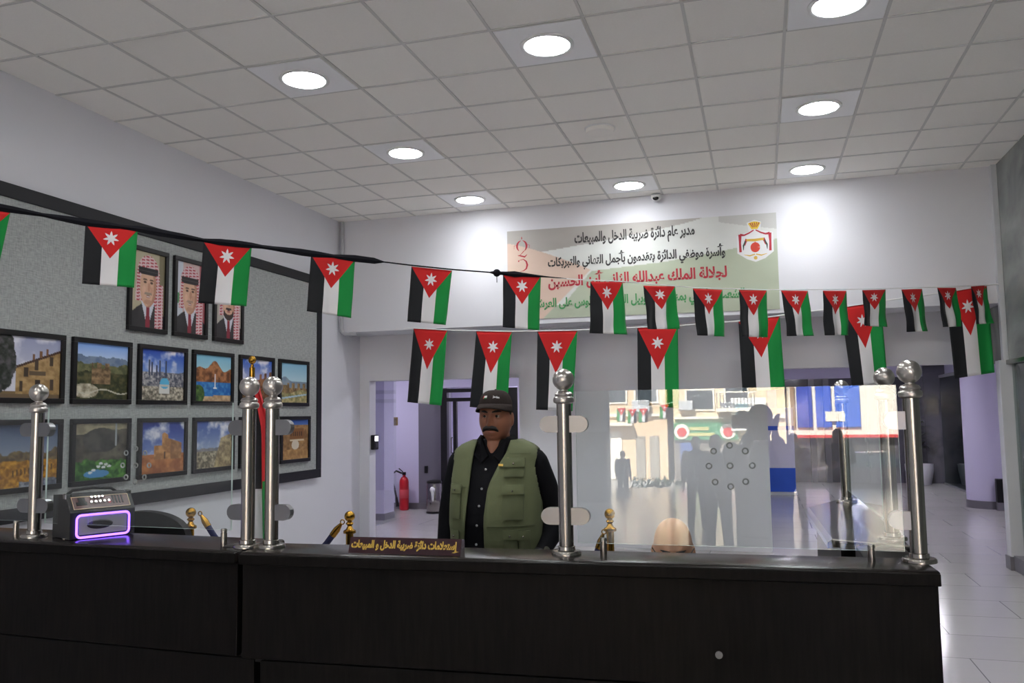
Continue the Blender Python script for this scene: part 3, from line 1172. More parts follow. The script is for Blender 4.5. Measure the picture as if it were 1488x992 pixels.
def portrait(kind):
    v, u = np.mgrid[0:PH, 0:PW]
    u = u / (PW - 1.0)
    v = v / (PH - 1.0)
    im = np.zeros((PH, PW, 3))
    bg = [(176, 166, 140), (196, 168, 165), (176, 170, 160)][kind]
    im[:] = cc(*bg)
    if kind == 1:
        im[u < 0.22] = cc(192, 196, 206)
        im[(u < 0.15) & (v > 0.45) & (v < 0.6)] = cc(80, 140, 95)
        im[u > 0.8] = cc(168, 92, 98)
    if kind == 0:
        im[u > 0.82] = cc(126, 118, 92)
    E = lambda cu, cv, ru, rv: ((u - cu) / ru) ** 2 + ((v - cv) / rv) ** 2 < 1
    chk = ((np.floor(v * 46 + 4 * u) % 2 == 0) & (np.floor(u * 31) % 4 != 0))[..., None]
    cloth = np.where(chk, cc(172, 66, 78), cc(212, 186, 188))
    cx = [0.5, 0.47, 0.5][kind]
    shawl = (E(cx, 0.3, 0.34, 0.26) | ((np.abs(u - cx) < 0.34 + 0.12 * (v - 0.3)) & (v > 0.3) & (v < 0.66 + 0.1 * (u > 0.5))))
    im[shawl] = cloth[shawl]
    # suit
    suit = (v > 0.66 + 0.5 * np.abs(u - cx) ** 1.6)
    im[suit] = cc(52, 50, 52)
    right = (u > cx + 0.22) & (v > 0.4) & (u < cx + 0.46)
    im[right] = cloth[right]
    vneck = (np.abs(u - cx) < 0.2 * (1 - (v - 0.66) / 0.36)) & (v > 0.66)
    im[vneck] = cc(202, 204, 214)
    tie = (np.abs(u - cx) < 0.05 + 0.05 * (v - 0.7)) & (v > 0.72)
    im[tie] = cc(132, 42, 56)
    # face
    im[E(cx, 0.45, 0.25, 0.28)] = cc(206, 164, 138)
    side = E(cx, 0.45, 0.25, 0.28) & ~E(cx - 0.05, 0.44, 0.22, 0.28)
    im[side] = cc(176, 130, 106)
    cap = (v < 0.2 + 0.02) & E(cx, 0.27, 0.27, 0.22)
    im[cap] = cloth[cap]
    im[(v > 0.2) & (v < 0.30 - 0.1 * (u - cx) ** 2) & (np.abs(u - cx) < 0.29)] = cc(40, 36, 38)
    im[(np.abs(v - 0.25) < 0.006) & (np.abs(u - cx) < 0.28)] = cc(70, 64, 66)
    for s in (-1, 1):
        im[E(cx + s * 0.1, 0.40, 0.05, 0.014)] = cc(84, 62, 52)
        im[E(cx + s * 0.1, 0.365, 0.07, 0.011)] = cc(96, 72, 60)
    im[E(cx + 0.02, 0.46, 0.04, 0.06)] = cc(186, 138, 114)
    im[E(cx - 0.13, 0.5, 0.05, 0.05)] = cc(216, 172, 148)
    im[E(cx + 0.1, 0.5, 0.04, 0.045)] = cc(196, 150, 126)
    im[E(cx, 0.66, 0.12, 0.035)] = cc(186, 142, 118)
    hair = [(150, 130, 116), (168, 138, 122), (54, 42, 38)][kind]
    im[E(cx, 0.55, 0.12, 0.02)] = cc(*hair)
    if kind == 2:
        im[E(cx, 0.62, 0.2, 0.1) & ~E(cx, 0.52, 0.19, 0.12)] = cc(58, 46, 42)
    im[E(cx, 0.59, 0.07, 0.014)] = cc(160, 100, 92)
    if kind < 2:
        im[E(cx, 0.592, 0.05, 0.007)] = cc(220, 212, 206)
    n = vnoise((PH, PW), 6, 200 + kind)[..., None] - 0.5
    return im + 0.05 * n


for y, k, lb in ((5.877, 0, 'framed portrait of a man in red checked headdress, leftmost of three'),
                 (6.432, 1, 'framed portrait of a smiling man in headdress, middle of the three portraits'),
                 (7.0, 2, 'framed portrait of a bearded man in headdress, half hidden behind a small flag')):
    framed('framed_portrait', lb, 'framed picture', y, 2.655, 0.475, 0.715, portrait(k), 'framed portraits at the top of the display board')

# ------------------------------------------------------------------ bunting
MF1 = flag_mat('flag_print_short', 1.25, 0.20)
MF2 = flag_mat('flag_print_long', 1.9, 0.20)


def flag(corners, m, label, group, amp, seed, nu=16, nv=22):
    TL, TR, BR, BL = [Vector(c) for c in corners]
    rs = random.Random(seed)
    ph, k1, k2 = rs.uniform(0, 6), rs.uniform(1.2, 2.2), rs.uniform(-1, 1)
    nrm = (TR - TL).cross(BL - TL).normalized()
    base = (TL + TR) / 2
    vs, uvs = [], []
    for j in range(nv + 1):
        v = j / nv
        for i in range(nu + 1):
            u = i / nu
            p = (TL * (1 - u) + TR * u) * (1 - v) + (BL * (1 - u) + BR * u) * v
            w = amp * (v ** 0.8) * (math.sin(ph + 2 * PI * k1 * u + k2 * 2 * v) + 0.4 * math.sin(ph * 2 + 9 * v + 3 * u))
            w += amp * 0.3 * math.sin(5 * ph + 14 * u)* v
            vs.append(p + nrm * w - base)
            uvs.append((u, v))
    W = nu + 1
    fs = [(j * W + i, (j + 1) * W + i, (j + 1) * W + i + 1, j * W + i + 1) for j in range(nv) for i in range(nu)]
    me = bpy.data.meshes.new('bunting_flag')
    me.from_pydata([tuple(v) for v in vs], [], fs)
    uvl = me.uv_layers.new(name='UVMap')
    for lp in me.loops:
        uvl.data[lp.index].uv = uvs[lp.vertex_index]
    o = link('bunting_flag', me, m, None, 'all')
    o.location = base
    so = o.modifiers.new('thick', 'SOLIDIFY')
    so.thickness = 0.0012
    return tag(o, label, 'flag', group)


F1 = [[(-4.252, 3.534, 2.770), (-4.061, 3.704, 2.750), (-4.146, 3.710, 2.411), (-4.324, 3.544, 2.434)],
      [(-3.775, 3.958, 2.723), (-3.564, 4.146, 2.705), (-3.598, 4.167, 2.358), (-3.808, 3.981, 2.368)],
      [(-3.284, 4.397, 2.662), (-3.067, 4.588, 2.653), (-3.115, 4.609, 2.274), (-3.331, 4.417, 2.283)],
      [(-2.787, 4.837, 2.626), (-2.568, 5.032, 2.613), (-2.605, 5.056, 2.223), (-2.827, 4.859, 2.257)],
      [(-2.272, 5.294, 2.591), (-2.048, 5.492, 2.580), (-2.104, 5.510, 2.199), (-2.313, 5.316, 2.213)],
      [(-1.753, 5.754, 2.575), (-1.521, 5.954, 2.580), (-1.546, 5.983, 2.181), (-1.767, 5.782, 2.196)],
      [(-1.205, 6.235, 2.563), (-0.987, 6.424, 2.574), (-0.972, 6.466, 2.169), (-1.219, 6.266, 2.172)],
      [(-0.845, 6.551, 2.557), (-0.618, 6.749, 2.567), (-0.610, 6.782, 2.226), (-0.832, 6.586, 2.217)],
      [(-0.487, 6.865, 2.559), (-0.263, 7.062, 2.563), (-0.261, 7.097, 2.178), (-0.469, 6.905, 2.181)],
      [(-0.134, 7.174, 2.571), (0.088, 7.368, 2.580), (0.078, 7.401, 2.185), (-0.137, 7.208, 2.183)],
      [(0.207, 7.472, 2.588), (0.434, 7.670, 2.600), (0.460, 7.713, 2.208), (0.249, 7.519, 2.200)],
      [(0.566, 7.785, 2.610), (0.775, 7.967, 2.622), (0.790, 8.007, 2.226), (0.569, 7.821, 2.219)],
      [(0.921, 8.093, 2.637), (1.142, 8.285, 2.657), (1.135, 8.314, 2.315), (0.921, 8.122, 2.318)],
      [(1.295, 8.419, 2.668), (1.501, 8.597, 2.687), (1.542, 8.645, 2.290), (1.342, 8.468, 2.276)],
      [(1.656, 8.731, 2.708), (1.850, 8.900, 2.721), (1.887, 8.944, 2.350), (1.692, 8.775, 2.335)],
      [(2.013, 9.040, 2.745), (2.165, 9.180, 2.765), (2.221, 9.219, 2.392), (2.040, 9.076, 2.377)]]
L1 = ['small hanging flag cut off by the left picture edge, first on the near string',
      'small hanging flag beside the leftmost portrait, largest on the near string',
      'small hanging flag covering the third portrait on the board',
      'small hanging flag in front of the right end of the display board',
      'small hanging flag with a folded lower corner, left of the banner',
      'small hanging flag covering the lower left corner of the banner',
      'small hanging flag over the lower left half of the banner, with a rumpled green stripe',
      'small hanging flag over the banner, its top folded so the star is cut',
      'small hanging flag over the lower right part of the banner',
      'small hanging flag overlapping the long flag at the banner right corner',
      'small hanging flag just right of the banner on the near string',
      'small hanging flag between the banner and the sixth long flag',
      'short curled small flag overlapping the sixth long flag',
      'small hanging flag alone between the two rightmost long flags',
      'small hanging flag overlapping the left edge of the rightmost long flag',
      'small hanging flag at the far right end of the near string']
for i, (c, lb) in enumerate(zip(F1, L1)):
    flag(c, MF1, lb, 'small flags on the near string', 0.006 + 0.001 * (i % 4) + (0.008 if i >= 6 else 0), 10 + i)
F2 = [[(-3.950, 9.260, 2.608), (-3.519, 9.260, 2.565), (-3.604, 9.260, 1.681), (-4.042, 9.260, 1.729)],
      [(-3.158, 9.260, 2.542), (-2.722, 9.260, 2.516), (-2.793, 9.260, 1.605), (-3.252, 9.260, 1.659)],
      [(-2.417, 9.260, 2.511), (-1.951, 9.260, 2.499), (-2.026, 9.260, 1.593), (-2.449, 9.260, 1.615)],
      [(-1.275, 9.260, 2.502), (-0.832, 9.260, 2.498), (-0.845, 9.260, 1.606), (-1.291, 9.260, 1.651)],
      [(-0.192, 9.260, 2.522), (0.232, 9.260, 2.562), (0.256, 9.260, 1.791), (-0.177, 9.260, 1.764)],
      [(0.840, 9.260, 2.620), (1.225, 9.260, 2.665), (1.249, 9.260, 1.818), (0.909, 9.260, 1.797)],
      [(1.829, 9.260, 2.724), (2.203, 9.260, 2.773), (2.223, 9.260, 1.909), (1.864, 9.260, 1.858)]]
L2 = ['long hanging flag over the left passage, leftmost on the far string',
      'long hanging flag above the guard cap',
      'long hanging flag behind the middle steel post',
      'long hanging flag in front of the plain wall above the big glass pane',
      'long hanging flag under the right end of the banner',
      'long hanging flag above the rear posts of the side counter',
      'long hanging flag at the right end of the far string, beside the corner post']
for i, (c, lb) in enumerate(zip(F2, L2)):
    flag(c, MF2, lb, 'long flags on the far string', 0.012, 40 + i)
T1 = [(-4.97, 2.9, 2.81), (-4.390, 3.411, 2.792), (-4.098, 3.669, 2.776), (-3.781, 3.954, 2.728), (-3.564, 4.145, 2.712), (-3.284, 4.396, 2.671), (-3.067, 4.588, 2.660), (-2.787, 4.837, 2.633), (-2.567, 5.031, 2.620), (-2.271, 5.293, 2.599), (-2.047, 5.491, 2.588), (-1.789, 5.719, 2.584), (-1.631, 5.857, 2.583), (-1.308, 6.143, 2.573), (-0.987, 6.424, 2.579), (-0.487, 6.865, 2.566), (0.088, 7.367, 2.586), (0.921, 8.092, 2.646), (1.656, 8.730, 2.714), (2.233, 9.230, 2.774), (2.326, 9.29, 2.787)]
t = thing('bunting_string', 'near string of small flags with black tape on its left half', 'string', (0, 0, 0))
MB().tube(T1, 0.004, 6).build('cord', M_cord, t, True)
mb = MB()
rs = random.Random(5)
tp = []
for a, b in zip(T1[:13], T1[1:14]):
    a, b = Vector(a), Vector(b)
    for k in range(6):
        tp.append(a.lerp(b, k / 6))
RR = []
for i, p in enumerate(tp):
    w = 0.011 + 0.013 * abs(math.sin(i * 0.42)) * (1 - 0.2 * rs.random())
    w *= (1.0 if i > 8 else 1.4)
    if 50 < i < 66:
        w = 0.005
    if i > len(tp) - 8:
        w *= (len(tp) - i) / 8
    RR.append([p + Vector((0, 0, w)), p + Vector((0.006, -0.006, 0)), p - Vector((0, 0, w)), p + Vector((-0.006, 0.006, 0))])
mb.rings(RR)
mb.build('black_tape', M_tape, t)
MB().ball(T1[11], 0.028, 12, 8).tube([Vector(T1[11]), Vector(T1[11]) - Vector((0, 0, 0.07))], 0.003, 6).build('knot', M_tape, t, True)
T2 = [(-4.093, 9.30, 2.61), (-3.950, 9.260, 2.612), (-3.519, 9.260, 2.570), (-2.721, 9.260, 2.520), (-1.951, 9.260, 2.503), (-1.275, 9.260, 2.506), (-0.832, 9.260, 2.503), (-0.191, 9.260, 2.527), (0.232, 9.260, 2.566), (0.840, 9.260, 2.624), (1.225, 9.260, 2.669), (1.829, 9.260, 2.728), (2.203, 9.260, 2.777), (2.301, 9.28, 2.787)]
tag(MB().tube(T2, 0.007, 6).build('bunting_string', M_cord, None, True), 'far white string of long flags hanging under the banner', 'string')

# ------------------------------------------------------------------ passage door and its things
mb = MB()
mb.box((-5.07, 13.0, 0), (-4.96, 13.1, 2.0))
mb.box((-3.95, 13.0, 0), (-3.73, 13.1, 2.0))
mb.box((-4.96, 13.0, 1.94), (-3.95, 13.1, 2.0))
mb.box((-4.96, 13.0, 1.79), (-3.95, 13.1, 1.85))
mb.box((-4.86, 13.02, 0.0), (-4.80, 13.08, 1.79))
mb.box((-4.96, 13.02, 0.0), (-4.80, 13.08, 0.1))
o = struct('door_2', mb, M_black, label='black metal door frame in the left passage')
MB().tube([(-4.86, 12.97, 1.2), (-4.86, 12.93, 1.2), (-4.86, 12.93, 0.95), (-4.86, 12.97, 0.95)], 0.012, 8).build('handle', M_steel, o, True)
t = thing('wall_plaque', 'small brass plaque on the violet-lit passage wall above the extinguisher', 'plaque', (-6.04, 13.3, 1.475))
MB().box((-0.07, -0.012, -0.07), (0.07, 0, 0.07), 0.004).build('plate', mat('dull_brass', rgb(140, 118, 78), 0.4, metal=0.6), t)
MB().box((-0.05, -0.0135, 0.02), (0.05, -0.012, 0.032)).box((-0.05, -0.0135, -0.01), (0.03, -0.012, 0.0)).box((-0.05, -0.0135, -0.04), (0.045, -0.012, -0.03)).build('engraving', M_ink, t)
t = thing('fire_extinguisher', 'red fire extinguisher standing on the passage floor by the wall', 'fire extinguisher', (-5.77, 13.1, 0))
M_fred = mat('red_enamel', rgb(178, 26, 38), 0.3)
MB().lathe([(0.065, 0), (0.078, 0.012), (0.078, 0.46), (0.072, 0.5), (0.05, 0.54), (0.026, 0.555), (0.026, 0.58)], n=28).build('cylinder', M_fred, t, True)
MB().lathe([(0.0785, 0.2), (0.0792, 0.201), (0.0792, 0.34), (0.0785, 0.341)], n=28).build('printed_band', mat('label_red', rgb(196, 70, 78), 0.5), t, True)
MB().box((-0.03, -0.02, 0.58), (0.03, 0.02, 0.63), 0.006).tube([(-0.02, 0, 0.63), (-0.09, -0.01, 0.69)], 0.009, 8).tube([(-0.02, 0, 0.61), (-0.1, -0.01, 0.63)], 0.009, 8).build('valve', M_black, t, True)
MB().tube([(-0.03, -0.02, 0.61), (-0.12, -0.05, 0.65), (-0.19, -0.05, 0.6), (-0.2, -0.04, 0.48), (-0.16, -0.03, 0.36), (-0.13, -0.03, 0.22)], 0.016, 10).tube([(-0.13, -0.03, 0.22), (-0.11, -0.03, 0.06)], [0.02, 0.032], 10).build('hose', M_black, t, True)
t = thing('waste_bin', 'cylindrical stainless steel bin beside the black passage door', 'bin', (-5.11, 12.8, 0))
MB().lathe([(0.12, 0), (0.125, 0.01), (0.125, 0.46), (0.118, 0.47), (0.118, 0.475)], n=32).build('body', M_steel, t, True)
MB().lathe([(0.118, 0.475), (0.126, 0.48), (0.12, 0.51), (0.06, 0.53), (0.0, 0.532)], n=32).build('lid', M_black, t, True)
MB().lathe([(0.13, 0.0), (0.13, 0.03), (0.126, 0.03)], n=32).build('base_ring', M_black, t, True)
MB().ball((0.02, -0.13, 0.38), (0.045, 0.03, 0.05), 12, 8).tube([(0.02, -0.13, 0.36), (0.03, -0.135, 0.2)], [0.03, 0.012], 8).build('bag_edge', M_white, t, True)
t = thing('socket', 'small black wall socket left of the steel bin', 'socket', (-5.45, 13.3, 0.66))
MB().box((-0.03, -0.015, -0.06), (0.03, 0, 0.06), 0.004).build('plate', M_black, t)
t = thing('access_reader', 'black fingerprint reader with a lit screen on the passage jamb', 'access reader', (-4.842, 10.0, 1.235))
MB().box((0, -0.07, -0.1), (0.05, 0.07, 0.09), 0.012, 3).build('body', M_black, t)
MB().box((0.051, -0.045, 0.01), (0.053, 0.045, 0.075)).build('screen', mat('lit_screen', (0.9, 0.9, 1.0), 0.3, emit=((0.92, 0.92, 1.0), 1.6)), t)
MB().box((0.051, -0.03, -0.07), (0.056, 0.03, -0.02), 0.004).build('keypad', mat('dark_grey_plastic', rgb(60, 58, 62), 0.4), t)

# ------------------------------------------------------------------ right corridor things
t = thing('round_column', 'round column in the right corridor, violet light put into its colour', 'column', (3.43, 15.02, 0))
t['kind'] = 'structure'
MB().lathe([(0.33, 0.12), (0.33, 2.6)], n=48).build('shaft', M_lav, t, True)
MB().lathe([(0.34, 0.0), (0.34, 0.115), (0.332, 0.12)], n=48).build('skirting', M_skirt, t, True)
t = thing('hose_box', 'small black box on the floor edge beside the round column', 'box', (3.47, 14.55, 0.12))
MB().box((-0.06, -0.05, 0.0), (0.06, 0.05, 0.36), 0.01).build('body', M_black, t)
MB().box((-0.06, -0.05, -0.12), (0.06, 0.05, 0.0)).build('plinth', M_skirt, t)
t = thing('planter', 'white planter with a dark leafy plant against the dark corridor wall', 'plant', (3.12, 19.28, 0))
MB().lathe([(0.2, 0), (0.22, 0.02), (0.27, 0.3), (0.275, 0.42), (0.255, 0.42), (0.25, 0.36), (0.0, 0.36)], n=32).build('pot', mat('white_ceramic', rgb(224, 220, 228), 0.3), t, True)
mb = MB()
mb.tube([(0, 0, 0.36), (0.02, 0, 0.9), (-0.03, 0.02, 1.25)], [0.03, 0.025, 0.02], 8)
mb.build('stem', mat('bark', rgb(60, 48, 40), 0.8), t, True)
rs = random.Random(3)
mb = MB()
for k in range(70):
    a = rs.uniform(0, 2 * PI)
    z = rs.uniform(0.75, 1.35)
    r = rs.uniform(0.02, 0.16)
    p = Vector((r * math.cos(a), r * math.sin(a), z))
    d = Vector((math.cos(a + rs.uniform(-0.5, 0.5)), math.sin(a), rs.uniform(-0.5, 0.5))).normalized()
    s = d.cross(Vector((0, 0, 1))).normalized() * 0.035
    l = rs.uniform(0.1, 0.18)
    mb.poly([p, p + d * l * 0.5 + s, p + d * l, p + d * l * 0.5 - s])
mb.build('foliage', mat('dark_leaf', rgb(28, 36, 28), 0.5), t, fix=False)
t = thing('rollup_banner', 'white roll-up stand with blue bands at the corridor mouth, edge of the wall', 'roll-up banner', (0.34, 16.6, 0))
M_blue = mat('blue_print', rgb(36, 88, 196), 0.5)
MB().box((-0.24, -0.01, 0.06), (0.24, 0.0, 1.62)).build('sheet', mat('white_sheet', rgb(214, 212, 226), 0.5), t)
MB().box((-0.24, -0.012, 0.06), (0.24, -0.0101, 0.5)).build('lower_band', M_blue, t)
MB().box((-0.24, -0.012, 1.2), (0.24, -0.0101, 1.28)).build('upper_band', M_blue, t)
MB().box((-0.26, -0.07, 0.0), (0.26, 0.06, 0.06), 0.01).build('foot', M_alu, t)
MB().tube([(0, 0.03, 0.05), (0, 0.03, 1.62)], 0.012, 8).build('support_pole', M_alu, t)
struct('window_3', MB().box((3.62, 17.0, 0.02), (3.65, 19.4, 2.2)), M_glass_dark, label='green glass door panel in the right corridor')
struct('trim_6', MB().box((3.58, 16.9, 0), (3.68, 17.0, 2.3)).box((3.60, 17.0, 2.2), (3.67, 19.4, 2.26)).box((3.60, 17.0, 0), (3.67, 19.4, 0.03)), M_skirt, label='dark frame of the corridor glass door')

# ------------------------------------------------------------------ reception counters
CA, CB = Vector((-1.766, 2.585, 0)), Vector((0.480, 2.70, 0))


def counter(name, lb, p, q, depth, right_end):
    """p left front, q right front; local x along the front, local y back"""
    d = (q - p)
    Ln = d.length
    ang = math.atan2(d.y, d.x)
    t = thing(name, lb, 'counter', (p.x, p.y, 0), ang)
    MB().box((0, 0, 1.055), (Ln, depth, 1.1), 0.012, 4).build('worktop', M_top, t, True)
    MB().box((0.002, -0.004, 1.057), (Ln - 0.002, 0.004, 1.092), 0.003).build('edge_band', M_wood, t)
    MB().box((0.006, 0.018, 0.735), (Ln - 0.006, depth - 0.02, 1.055), 0.003).build('upper_panel', M_wood, t)
    return t, Ln


t, Ln = counter('reception_counter', 'long dark wood reception counter with the gold lettered sign, right section', CA, CB, 0.225, True)
MB().box((0.075, 0.024, 0.0), (Ln - 0.004, 0.19, 0.73), 0.003).build('lower_panel', M_wood, t)
MB().box((0.0, 0.19, 0.0), (Ln, 0.205, 1.055)).build('back_board', M_wood, t)
MB().box((0.03, 0.205, 0.70), (Ln - 0.03, 0.56, 0.74), 0.004).build('desk_shelf', M_top, t)
MB().box((0.0, 0.04, 0.72), (Ln - 0.01, 0.19, 0.74)).build('seam_strip', M_black, t)
MB().lathe([(0.0, -0.003), (0.011, -0.003), (0.011, 0.004)], at=(1.62, 0.0165, 0.83), n=16, M=Matrix.Rotation(PI / 2, 4, 'X')).build('screw_cap', mat('grey_cap', rgb(120, 118, 118), 0.5), t, True)
CC, CD = Vector((-4.95, 2.755, 0)), Vector((-1.785, 2.60, 0))
t, Ln = counter('reception_counter', 'dark wood reception counter under the small karaoke speaker, left section', CC, CD, 0.30, False)
MB().box((0.0, 0.024, 0.0), (Ln + 0.062, 0.26, 0.73), 0.003).build('lower_panel', M_wood, t)
MB().box((0.0, 0.26, 0.0), (Ln, 0.28, 1.055)).build('back_board', M_wood, t)
MB().box((0.0, 0.28, 0.70), (Ln - 0.03, 0.62, 0.74), 0.004).build('desk_shelf', M_top, t)
MB().box((0.0, 0.04, 0.72), (Ln, 0.24, 0.74)).build('seam_strip', M_black, t)
# small side counter running back
t = thing('side_counter', 'short dark side counter behind the right front post, its bright edge reflection built as strips', 'counter', (0, 0, 0))
poly = [(0.232, 3.28), (0.47, 3.17), (0.475, 4.78), (0.395, 4.78), (0.205, 4.33)]
MB().prism(poly, 1.072, 1.1).build('worktop', M_top, t)
pin = [(0.262, 3.33), (0.462, 3.22), (0.465, 4.70), (0.40, 4.70), (0.235, 4.31)]
MB().prism(pin, 0.0, 1.072).build('body', M_wood, t)
mb = MB()
for a, b in ((poly[4], poly[0]), (poly[0], poly[1])):
    a, b = Vector((*a, 0)), Vector((*b, 0))
    n = Vector((b.y - a.y, a.x - b.x, 0)).normalized()
    n = -n if n.x > 0 and a.y > 4 else n
    if n.y > 0:
        n = -n
    hh = 0.03 if a.y > 4 else 0.008
    mb.rings([[v + Vector((0, 0, 1.1012)), v + n * hh * 0.6 + Vector((0, 0, 1.1 - hh * 0.4)), v + n * hh * 0.6 + Vector((0, 0, 1.098 - hh)), v + Vector((0, 0, 1.098 - hh))] for v in (a, b)])
mb.build('edge_reflection', M_steel, t)  # strips added for the bright reflection along the worktop edges
MB().box((0.30, 2.91, 0.0), (0.455, 3.21, 1.09), 0.003).build('link_block', M_wood, t)


def post(x, y, lb, clamps, ang=0.0, s=1.0):
    """clamps: list of +1/-1 sides along local x"""
    t = thing('steel_post', lb, 'post', (x, y, 1.1), ang, 'steel posts on the counters')
    MB().lathe([(0.05, 0.0), (0.05, 0.008), (0.046, 0.013), (0.03, 0.015), (0.029, 0.026), (0.025, 0.028)], n=36).build('base_flange', M_steel, t, True)
    MB().lathe([(0.0248, 0.014), (0.0248, 0.502)], n=36).build('tube', M_steel, t, True)
    MB().lathe([(0.0255, 0.498), (0.034, 0.503), (0.036, 0.512), (0.033, 0.52), (0.028, 0.523), (0.031, 0.53), (0.026, 0.538), (0.014, 0.542), (0.013, 0.55)], n=36).build('collar', M_ball, t, True)
    MB().ball((0, 0, 0.58), 0.0365, 32, 20).build('ball_finial', M_ball, t, 'all')
    for sx in clamps:
        for z in (0.43, 0.125):
            mb = MB()
            pts = [(0.0, -0.028), (0.034, -0.028)] + [(0.034 + 0.028 * math.sin(a), -0.028 * math.cos(a)) for a in (0.4, 0.8, 1.2, 1.57, 1.94, 2.34, 2.74)] + [(0.034, 0.028), (0.0, 0.028)]
            Mx = Matrix(((sx, 0, 0, sx * 0.02), (0, 0, 1, 0), (0, 1, 0, z), (0, 0, 0, 1)))
            mb.prism(pts, -0.014, 0.014, Mx)
            mb.build('glass_clamp', mat('satin_clamp', rgb(128, 128, 131), 0.32, metal=1.0), t)
    return t


post(-2.83, 2.75, 'steel post with ball top left of the karaoke speaker', (-1, 1), -0.05)
post(-1.80, 2.69, 'steel post with ball top, left one of the close pair before the flagpole', (-1,), -0.05)
post(-1.712, 2.705, 'steel post with ball top, right one of the close pair before the flagpole', (1,), 0.04)
post(-0.637, 2.775, 'steel post with ball top beside the guard, in the middle of the counter', (-1, 1), 0.04)
post(0.447, 2.85, 'steel post with ball top at the right front end of the counter', (-1,), 0.04)
post(0.435, 3.31, 'steel post with ball top just behind the right front post', (), PI / 2)
post(0.400, 4.60, 'smallest looking steel post at the back end of the side counter', (), PI / 2)


def pane(name, lb, a, b, z0, z1, tilt=0.0, holes=None, group='glass screens'):
    """upright glass sheet from a to b (xy), z0..z1; tilt leans the top towards the back"""
    a, b = Vector((*a, 0)), Vector((*b, 0))
    d = b - a
    L = d.length
    t = thing(name, lb, 'glass pane', (a.x, a.y, 0), math.atan2(d.y, d.x), group)
    t.rotation_mode = 'XYZ'
    mb = MB()
    hh = z1 - z0
    th = 0.004
    off = lambda z: (z - (z0 + z1) / 2) * tilt
    c = [(0, -th + off(z0), z0), (L, -th + off(z0), z0), (L, -th + off(z1), z1), (0, -th + off(z1), z1)]
    e = [(0, th + off(z0), z0), (L, th + off(z0), z0), (L, th + off(z1), z1), (0, th + off(z1), z1)]
    mb.poly(c)
    mb.poly([e[0], e[3], e[2], e[1]])
    for i in range(4):
        j = (i + 1) % 4
        mb.poly([c[j], c[i], e[i], e[j]], 1)
    mb.build('sheet', [M_glass, M_glass_edge], t, fix=False)
    for hx, hz in holes or ():
        MB().torus((hx, off(hz), hz), 0.0085, 0.0026, Matrix.Rotation(PI / 2, 4, 'X')).build('speech_hole', [mat('hole_grey', rgb(140, 143, 142), 0.5)], t, True)
    return t


pane('glass_screen', 'big clear glass pane mirroring the bright street, right of the guard', (-0.602, 2.80), (0.403, 2.82), 1.135, 1.64, 0.011,
     [(x + 0.60, z) for x, z in ((-0.098, 1.456), (-0.149, 1.438), (-0.050, 1.438), (-0.165, 1.390), (-0.099, 1.391), (-0.030, 1.392), (-0.147, 1.339), (-0.052, 1.341), (-0.099, 1.325))])
pane('glass_screen', 'clear glass pane in front of the small karaoke speaker', (-2.772, 2.745), (-1.876, 2.70), 1.157, 1.623, 0.0,
     [(x + 2.772, z) for x, z in ((-2.323, 1.453), (-2.278, 1.437), (-2.370, 1.437), (-2.385, 1.389), (-2.321, 1.389), (-2.257, 1.390), (-2.367, 1.344), (-2.278, 1.345), (-2.322, 1.326))])
pane('glass_screen', 'clear glass pane left of the leftmost steel post, cut by the picture edge', (-4.3, 2.82), (-2.85, 2.752), 1.162, 1.60)
t3 = pane('glass_screen', 'glass pane standing along the side counter between its two posts', (0.42, 3.38), (0.405, 4.52), 1.165, 1.665, 0.0,
          [(x, z) for x, z in ((0.35, 1.46), (0.40, 1.44), (0.30, 1.44), (0.28, 1.39), (0.35, 1.39), (0.42, 1.39), (0.30, 1.34), (0.40, 1.34))])
for x, y, h, lb in ((-2.906, 2.735, 0.062, 'short steel pin on the counter left of the leftmost post'),
                    (-2.655, 2.73, 0.062, 'short steel pin on the counter just right of the leftmost post'),
                    (-1.903, 2.695, 0.06, 'short steel pin on the counter left of the paired posts'),
                    (-0.517, 2.80, 0.05, 'short steel pin on the counter just right of the middle post'),
                    (0.309, 2.818, 0.05, 'short steel pin on the counter under the right end of the big pane')):
    t = thing('glass_support', lb, 'support pin', (x, y, 1.1), 0, 'short glass support pins on the counter')
    MB().lathe([(0.0115, 0), (0.0115, h - 0.012), (0.0095, h - 0.012), (0.0095, h - 0.009), (0.0115, h - 0.009), (0.0115, h), (0.009, h + 0.003)], n=20).build('pin', M_steel, t, True)
t = thing('cable_grommet', 'flat black disc on the counter beside the paired steel posts', 'cable cover', (-1.86, 2.70, 1.1))
MB().lathe([(0.04, 0), (0.04, 0.003), (0.032, 0.005), (0.0, 0.005)], n=28).build('disc', M_black, t, True)

# sign on the counter
t = thing('name_sign', 'dark maroon counter sign with gold lettering', 'sign', (-1.375, 2.648, 1.1), 0.045)
prof = [(-0.0, 0.0), (0.05, 0.0), (0.05, 0.046), (0.02, 0.052)]
Mx = Matrix(((0, 0, 1, 0), (1, 0, 0, 0), (0, 1, 0, 0), (0, 0, 0, 1)))
sw = 0.402
MB().prism(prof, 0.0, sw, Mx).build('block', mat('maroon_acrylic', rgb(48, 22, 30), 0.15), t)
sl = Vector((0, 0.02, 0.052)).normalized()
nr = Vector((0, -0.052, 0.02)).normalized()
Ms = Matrix(((1, 0, 0, 0.008), (0, sl.y, nr.y, 0.003), (0, sl.z, nr.z, 0.0075), (0, 0, 0, 1)))
lettering('gold_lettering', 'إستعلامات دائرة ضريبة الدخل و المبيعات', Ms, sw - 0.014, 0.039, mat('gold_leaf', rgb(196, 160, 60), 0.4, metal=0.2), t, 0.045, True, 0.0008)

